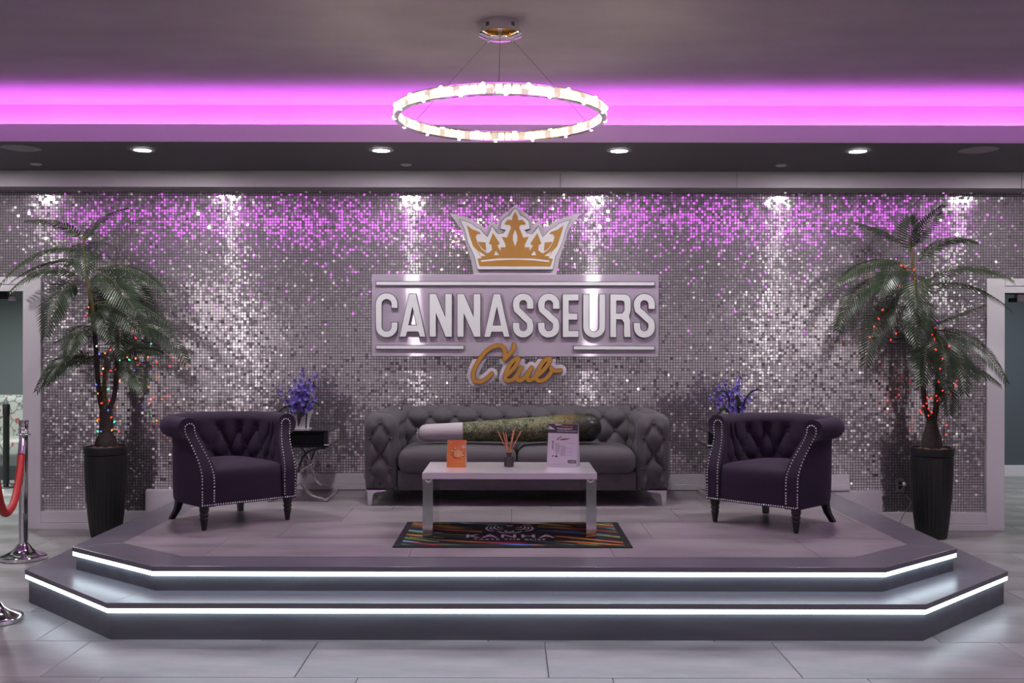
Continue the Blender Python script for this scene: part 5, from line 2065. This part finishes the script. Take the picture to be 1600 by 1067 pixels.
string_lights('string of multicoloured fairy lights wound through the left palm', OL, LB, wire_through([b for b in LB if b[0] < 215]))
RB = [(1418, 420, -0.1), (1408, 414, -0.1), (1414, 416, -0.1), (1429, 434, -0.1), (1428, 420, -0.1), (1406, 446, -0.2), (1379, 483, -0.12), (1373, 497, -0.15), (1366, 509, -0.18), (1359, 526, -0.2), (1376, 532, -0.12), (1392, 530, -0.08), (1400, 520, -0.08), (1461, 511, -0.05), (1457, 521, -0.1), (1460, 529, -0.12),
      (1462, 545, -0.3), (1483, 540, -0.2), (1473, 559, -0.3), (1469, 575, -0.3), (1495, 574, -0.25), (1467, 595, -0.3), (1495, 594, -0.25), (1493, 601, -0.25), (1473, 609, -0.2), (1486, 615, -0.1), (1465, 613, -0.1), (1463, 617, -0.1), (1468, 621, -0.1), (1449, 620, -0.08), (1455, 621, -0.08), (1465, 625, -0.08), (1448, 629, -0.06),
      (1443, 633, -0.06), (1451, 637, -0.06), (1438, 640, -0.06), (1440, 644, -0.06), (1456, 643, -0.06), (1451, 648, -0.06), (1479, 663, -0.02), (1479, 678, -0.02)]
RB = [(x, y, 'red', d) for x, y, d in RB]
string_lights('string of red fairy lights wound through the right palm', OR, RB, [(1475, 692, -0.03), (1474, 678, -0.03), (1474, 663, -0.03)] + wire_through([b for b in RB if b[0] < 1500 and b[1] < 660]))

# ================================================================== outlet and plugged cord
ot = thing('power_outlet', 'grey wall outlet in the mirror tiles beside the right palm pot', 'outlet', (X(1408, 8.83), Y_WALL - 0.006, Zp(757.5, 8.83)))
MB().box(-0.036, 0.036, -0.005, 0.002, -0.058, 0.058).build('plate', M['outlet'], ot, None, 0.002)
for z in (0.021, -0.019):
    MB().box(-0.017, 0.017, -0.0065, -0.004, z - 0.014, z + 0.014).build('socket', M['black'], ot, None, 0.002)
pc = thing('plug_cord', 'pale plug and thin cord hanging from the wall outlet', 'cord', (X(1413, 8.8), 8.80, Zp(755, 8.8)))
MB().lathe([(0.006, -0.022), (0.014, -0.014), (0.015, 0.004), (0.010, 0.016), (0.004, 0.020)], 12).build('plug', M['ceramic'], pc, 50).rotation_euler = (R(-60), 0.5, 0)
MB().tube([(-0.012, 0.040, 0.008), (-0.006, 0.020, 0.004), (0.0, 0.004, 0.0)], 0.008, 8).build('plug_body', M['black'], pc, 60)
cp = [P3(1413, 757, 8.80), P3(1409, 766, 8.80), P3(1418, 776, 8.79), P3(1424, 782, 8.77), P3(1421, 790, 8.74), P3(1412, 803, 8.70), P3(1404, 822, 8.62)]
MB().tube(catmull([p - Vector(pc.location) for p in cp], 5), 0.0032, 6).build('cord', M['cord'], pc, 60)

# ================================================================== rope barrier on the left


def stanchion(label, loc, h=1.02, ring_dir=-1):
    t = thing('rope_stanchion', label, 'stanchion', loc)
    MB().lathe([(0.02, 0.0), (0.158, 0.0), (0.163, 0.004), (0.163, 0.024), (0.158, 0.030), (0.148, 0.033), (0.115, 0.046), (0.085, 0.060), (0.060, 0.082), (0.045, 0.105), (0.036, 0.112), (0.034, 0.120)], 48).build('base', M['chrome'], t, 35)
    MB().lathe([(0.031, 0.10), (0.031, h - 0.09)], 32).build('post', M['chrome'], t, 40)
    MB().lathe([(0.031, h - 0.095), (0.036, h - 0.092), (0.036, h - 0.085), (0.032, h - 0.078), (0.033, h - 0.02), (0.037, h - 0.012), (0.037, h - 0.001), (0.030, h), (0.002, h)], 32).build('cap', M['chrome'], t, 35)
    rg = [(0.044 * math.cos(2 * PI * k / 24), 0.044 * math.sin(2 * PI * k / 24), h - 0.105) for k in range(25)]
    MB().tube(rg, 0.006, 8, cap=False).build('hook_ring', M['chrome'], t, 60)
    return t


S1 = Vector((X(37, 7.57), 7.57, 0))
S2 = Vector((-2.945, 5.85, 0))
stanchion('chrome rope stanchion standing in front of the left door casing', S1)
stanchion('chrome rope stanchion showing only its domed base, left of the lower step', S2)
rp = thing('velvet_rope', 'red velvet barrier rope sagging from the chrome stanchion', 'rope', S1)
d12 = (S2 - S1)
u12 = d12.normalized()
a0 = Vector((0, 0, 0.895)) + u12 * 0.058
b0_ = d12 + Vector((0, 0, 0.895)) - u12 * 0.058
pts = []
for i in range(31):
    t_ = i / 30
    p = a0.lerp(b0_, t_)
    s_ = abs(2 * t_ - 1)
    p.z -= 0.40 * (1 - s_ ** 2.6)
    pts.append(p)
# ends drop steeply at first
MB().tube(pts[2:-2], 0.0245, 16).build('rope', M['rope'], rp, 60)
for e, f in ((pts[0], pts[2]), (pts[-1], pts[-3])):
    v = (f - e).normalized()
    MB().tube([f - v * 0.005, f - v * 0.012, e + v * 0.030, e + v * 0.020], [0.027, 0.027, 0.024, 0.010], 16).build('end_cap', M['chrome'], rp, 40)
    MB().tube([e + v * 0.028, e + v * 0.005, e - Vector((0, 0, 0.0)) - v * 0.004], 0.005, 8).build('hook', M['chrome'], rp, 60)

# ================================================================== seen through the doorways
bp = thing('belt_post', 'black retractable belt post in the room beyond the left doorway', 'belt post', (X(10, 11.5), 11.5, 0))
MB().lathe([(0.02, 0.0), (0.17, 0.0), (0.175, 0.006), (0.165, 0.018), (0.06, 0.034), (0.034, 0.045)], 32).build('base', M['chrome'], bp, 40)
MB().lathe([(0.033, 0.03), (0.033, 0.80), (0.038, 0.81), (0.038, 0.91), (0.034, 0.925), (0.002, 0.928)], 24).build('post', M['black'], bp, 40)
ac = thing('printed_armchair', 'pale armchair with a dark branch and red blossom print beyond the left doorway', 'armchair', (-6.15, 12.25, 0))
rbox(MB(), 0, 0.33, 0.66, 1.3, 0.24, 0.64, 0.07, 6).build('backrest', M['pattern'], ac, 80, weld=True)
rbox(MB(), 0, 0.05, 0.38, 1.02, 0.72, 0.22, 0.06, 6).build('seat', M['pattern'], ac, 80, weld=True)
for s in (-1, 1):
    rbox(MB(), s * 0.57, 0.05, 0.46, 0.16, 0.80, 0.36, 0.06, 6).build('arm', M['pattern'], ac, 80, weld=True)
    for y in (-0.24, 0.34):
        MB().lathe([(0.018, 0), (0.028, 0.28)], 12).build('leg', M['black_wood'], ac, 50).location = (s * 0.54, y, 0)
for nm_x, lb in ((-4.30, 'left'), (4.32, 'right')):
    s = -1 if nm_x < 0 else 1
    dc = thing('door_closer', 'door closer arm on the head of the %s doorway' % lb, 'door closer', (nm_x, Y_WALL + 0.10, Z_DOOR - 0.03))
    MB().box(min(s * 0.06, s * 0.40), max(s * 0.06, s * 0.40), -0.03, 0.03, -0.030, 0.029).build('body', M['black'] if s < 0 else M['white_metal'], dc, None, 0.003)
    MB().box(min(s * 0.005, s * 0.065), max(s * 0.005, s * 0.065), -0.02, 0.02, -0.040, -0.005).build('bracket', M['white_metal'] if s < 0 else M['black'], dc, None, 0.003)

# alike things share a group
GROUPS = {'potted_palm': 'palms beside the doorways', 'side_table': 'side tables behind the armchairs', 'flower_vase': 'vases on the side tables', 'flower_bouquet': 'bouquets in the vases',
          'string_lights': 'fairy lights on the palms', 'downlight': 'downlights in the soffit', 'ceiling_speaker': 'speakers in the soffit', 'sprinkler_cover': 'sprinkler covers in the soffit',
          'rope_stanchion': 'stanchions of the rope barrier', 'tent_card': 'tent cards on the coffee table', 'door_closer': 'door closers of the two doorways'}
for o in bpy.data.objects:
    if o.parent is None and o.get('category') and o.name.split('.')[0] in GROUPS:
        o['group'] = GROUPS[o.name.split('.')[0]]
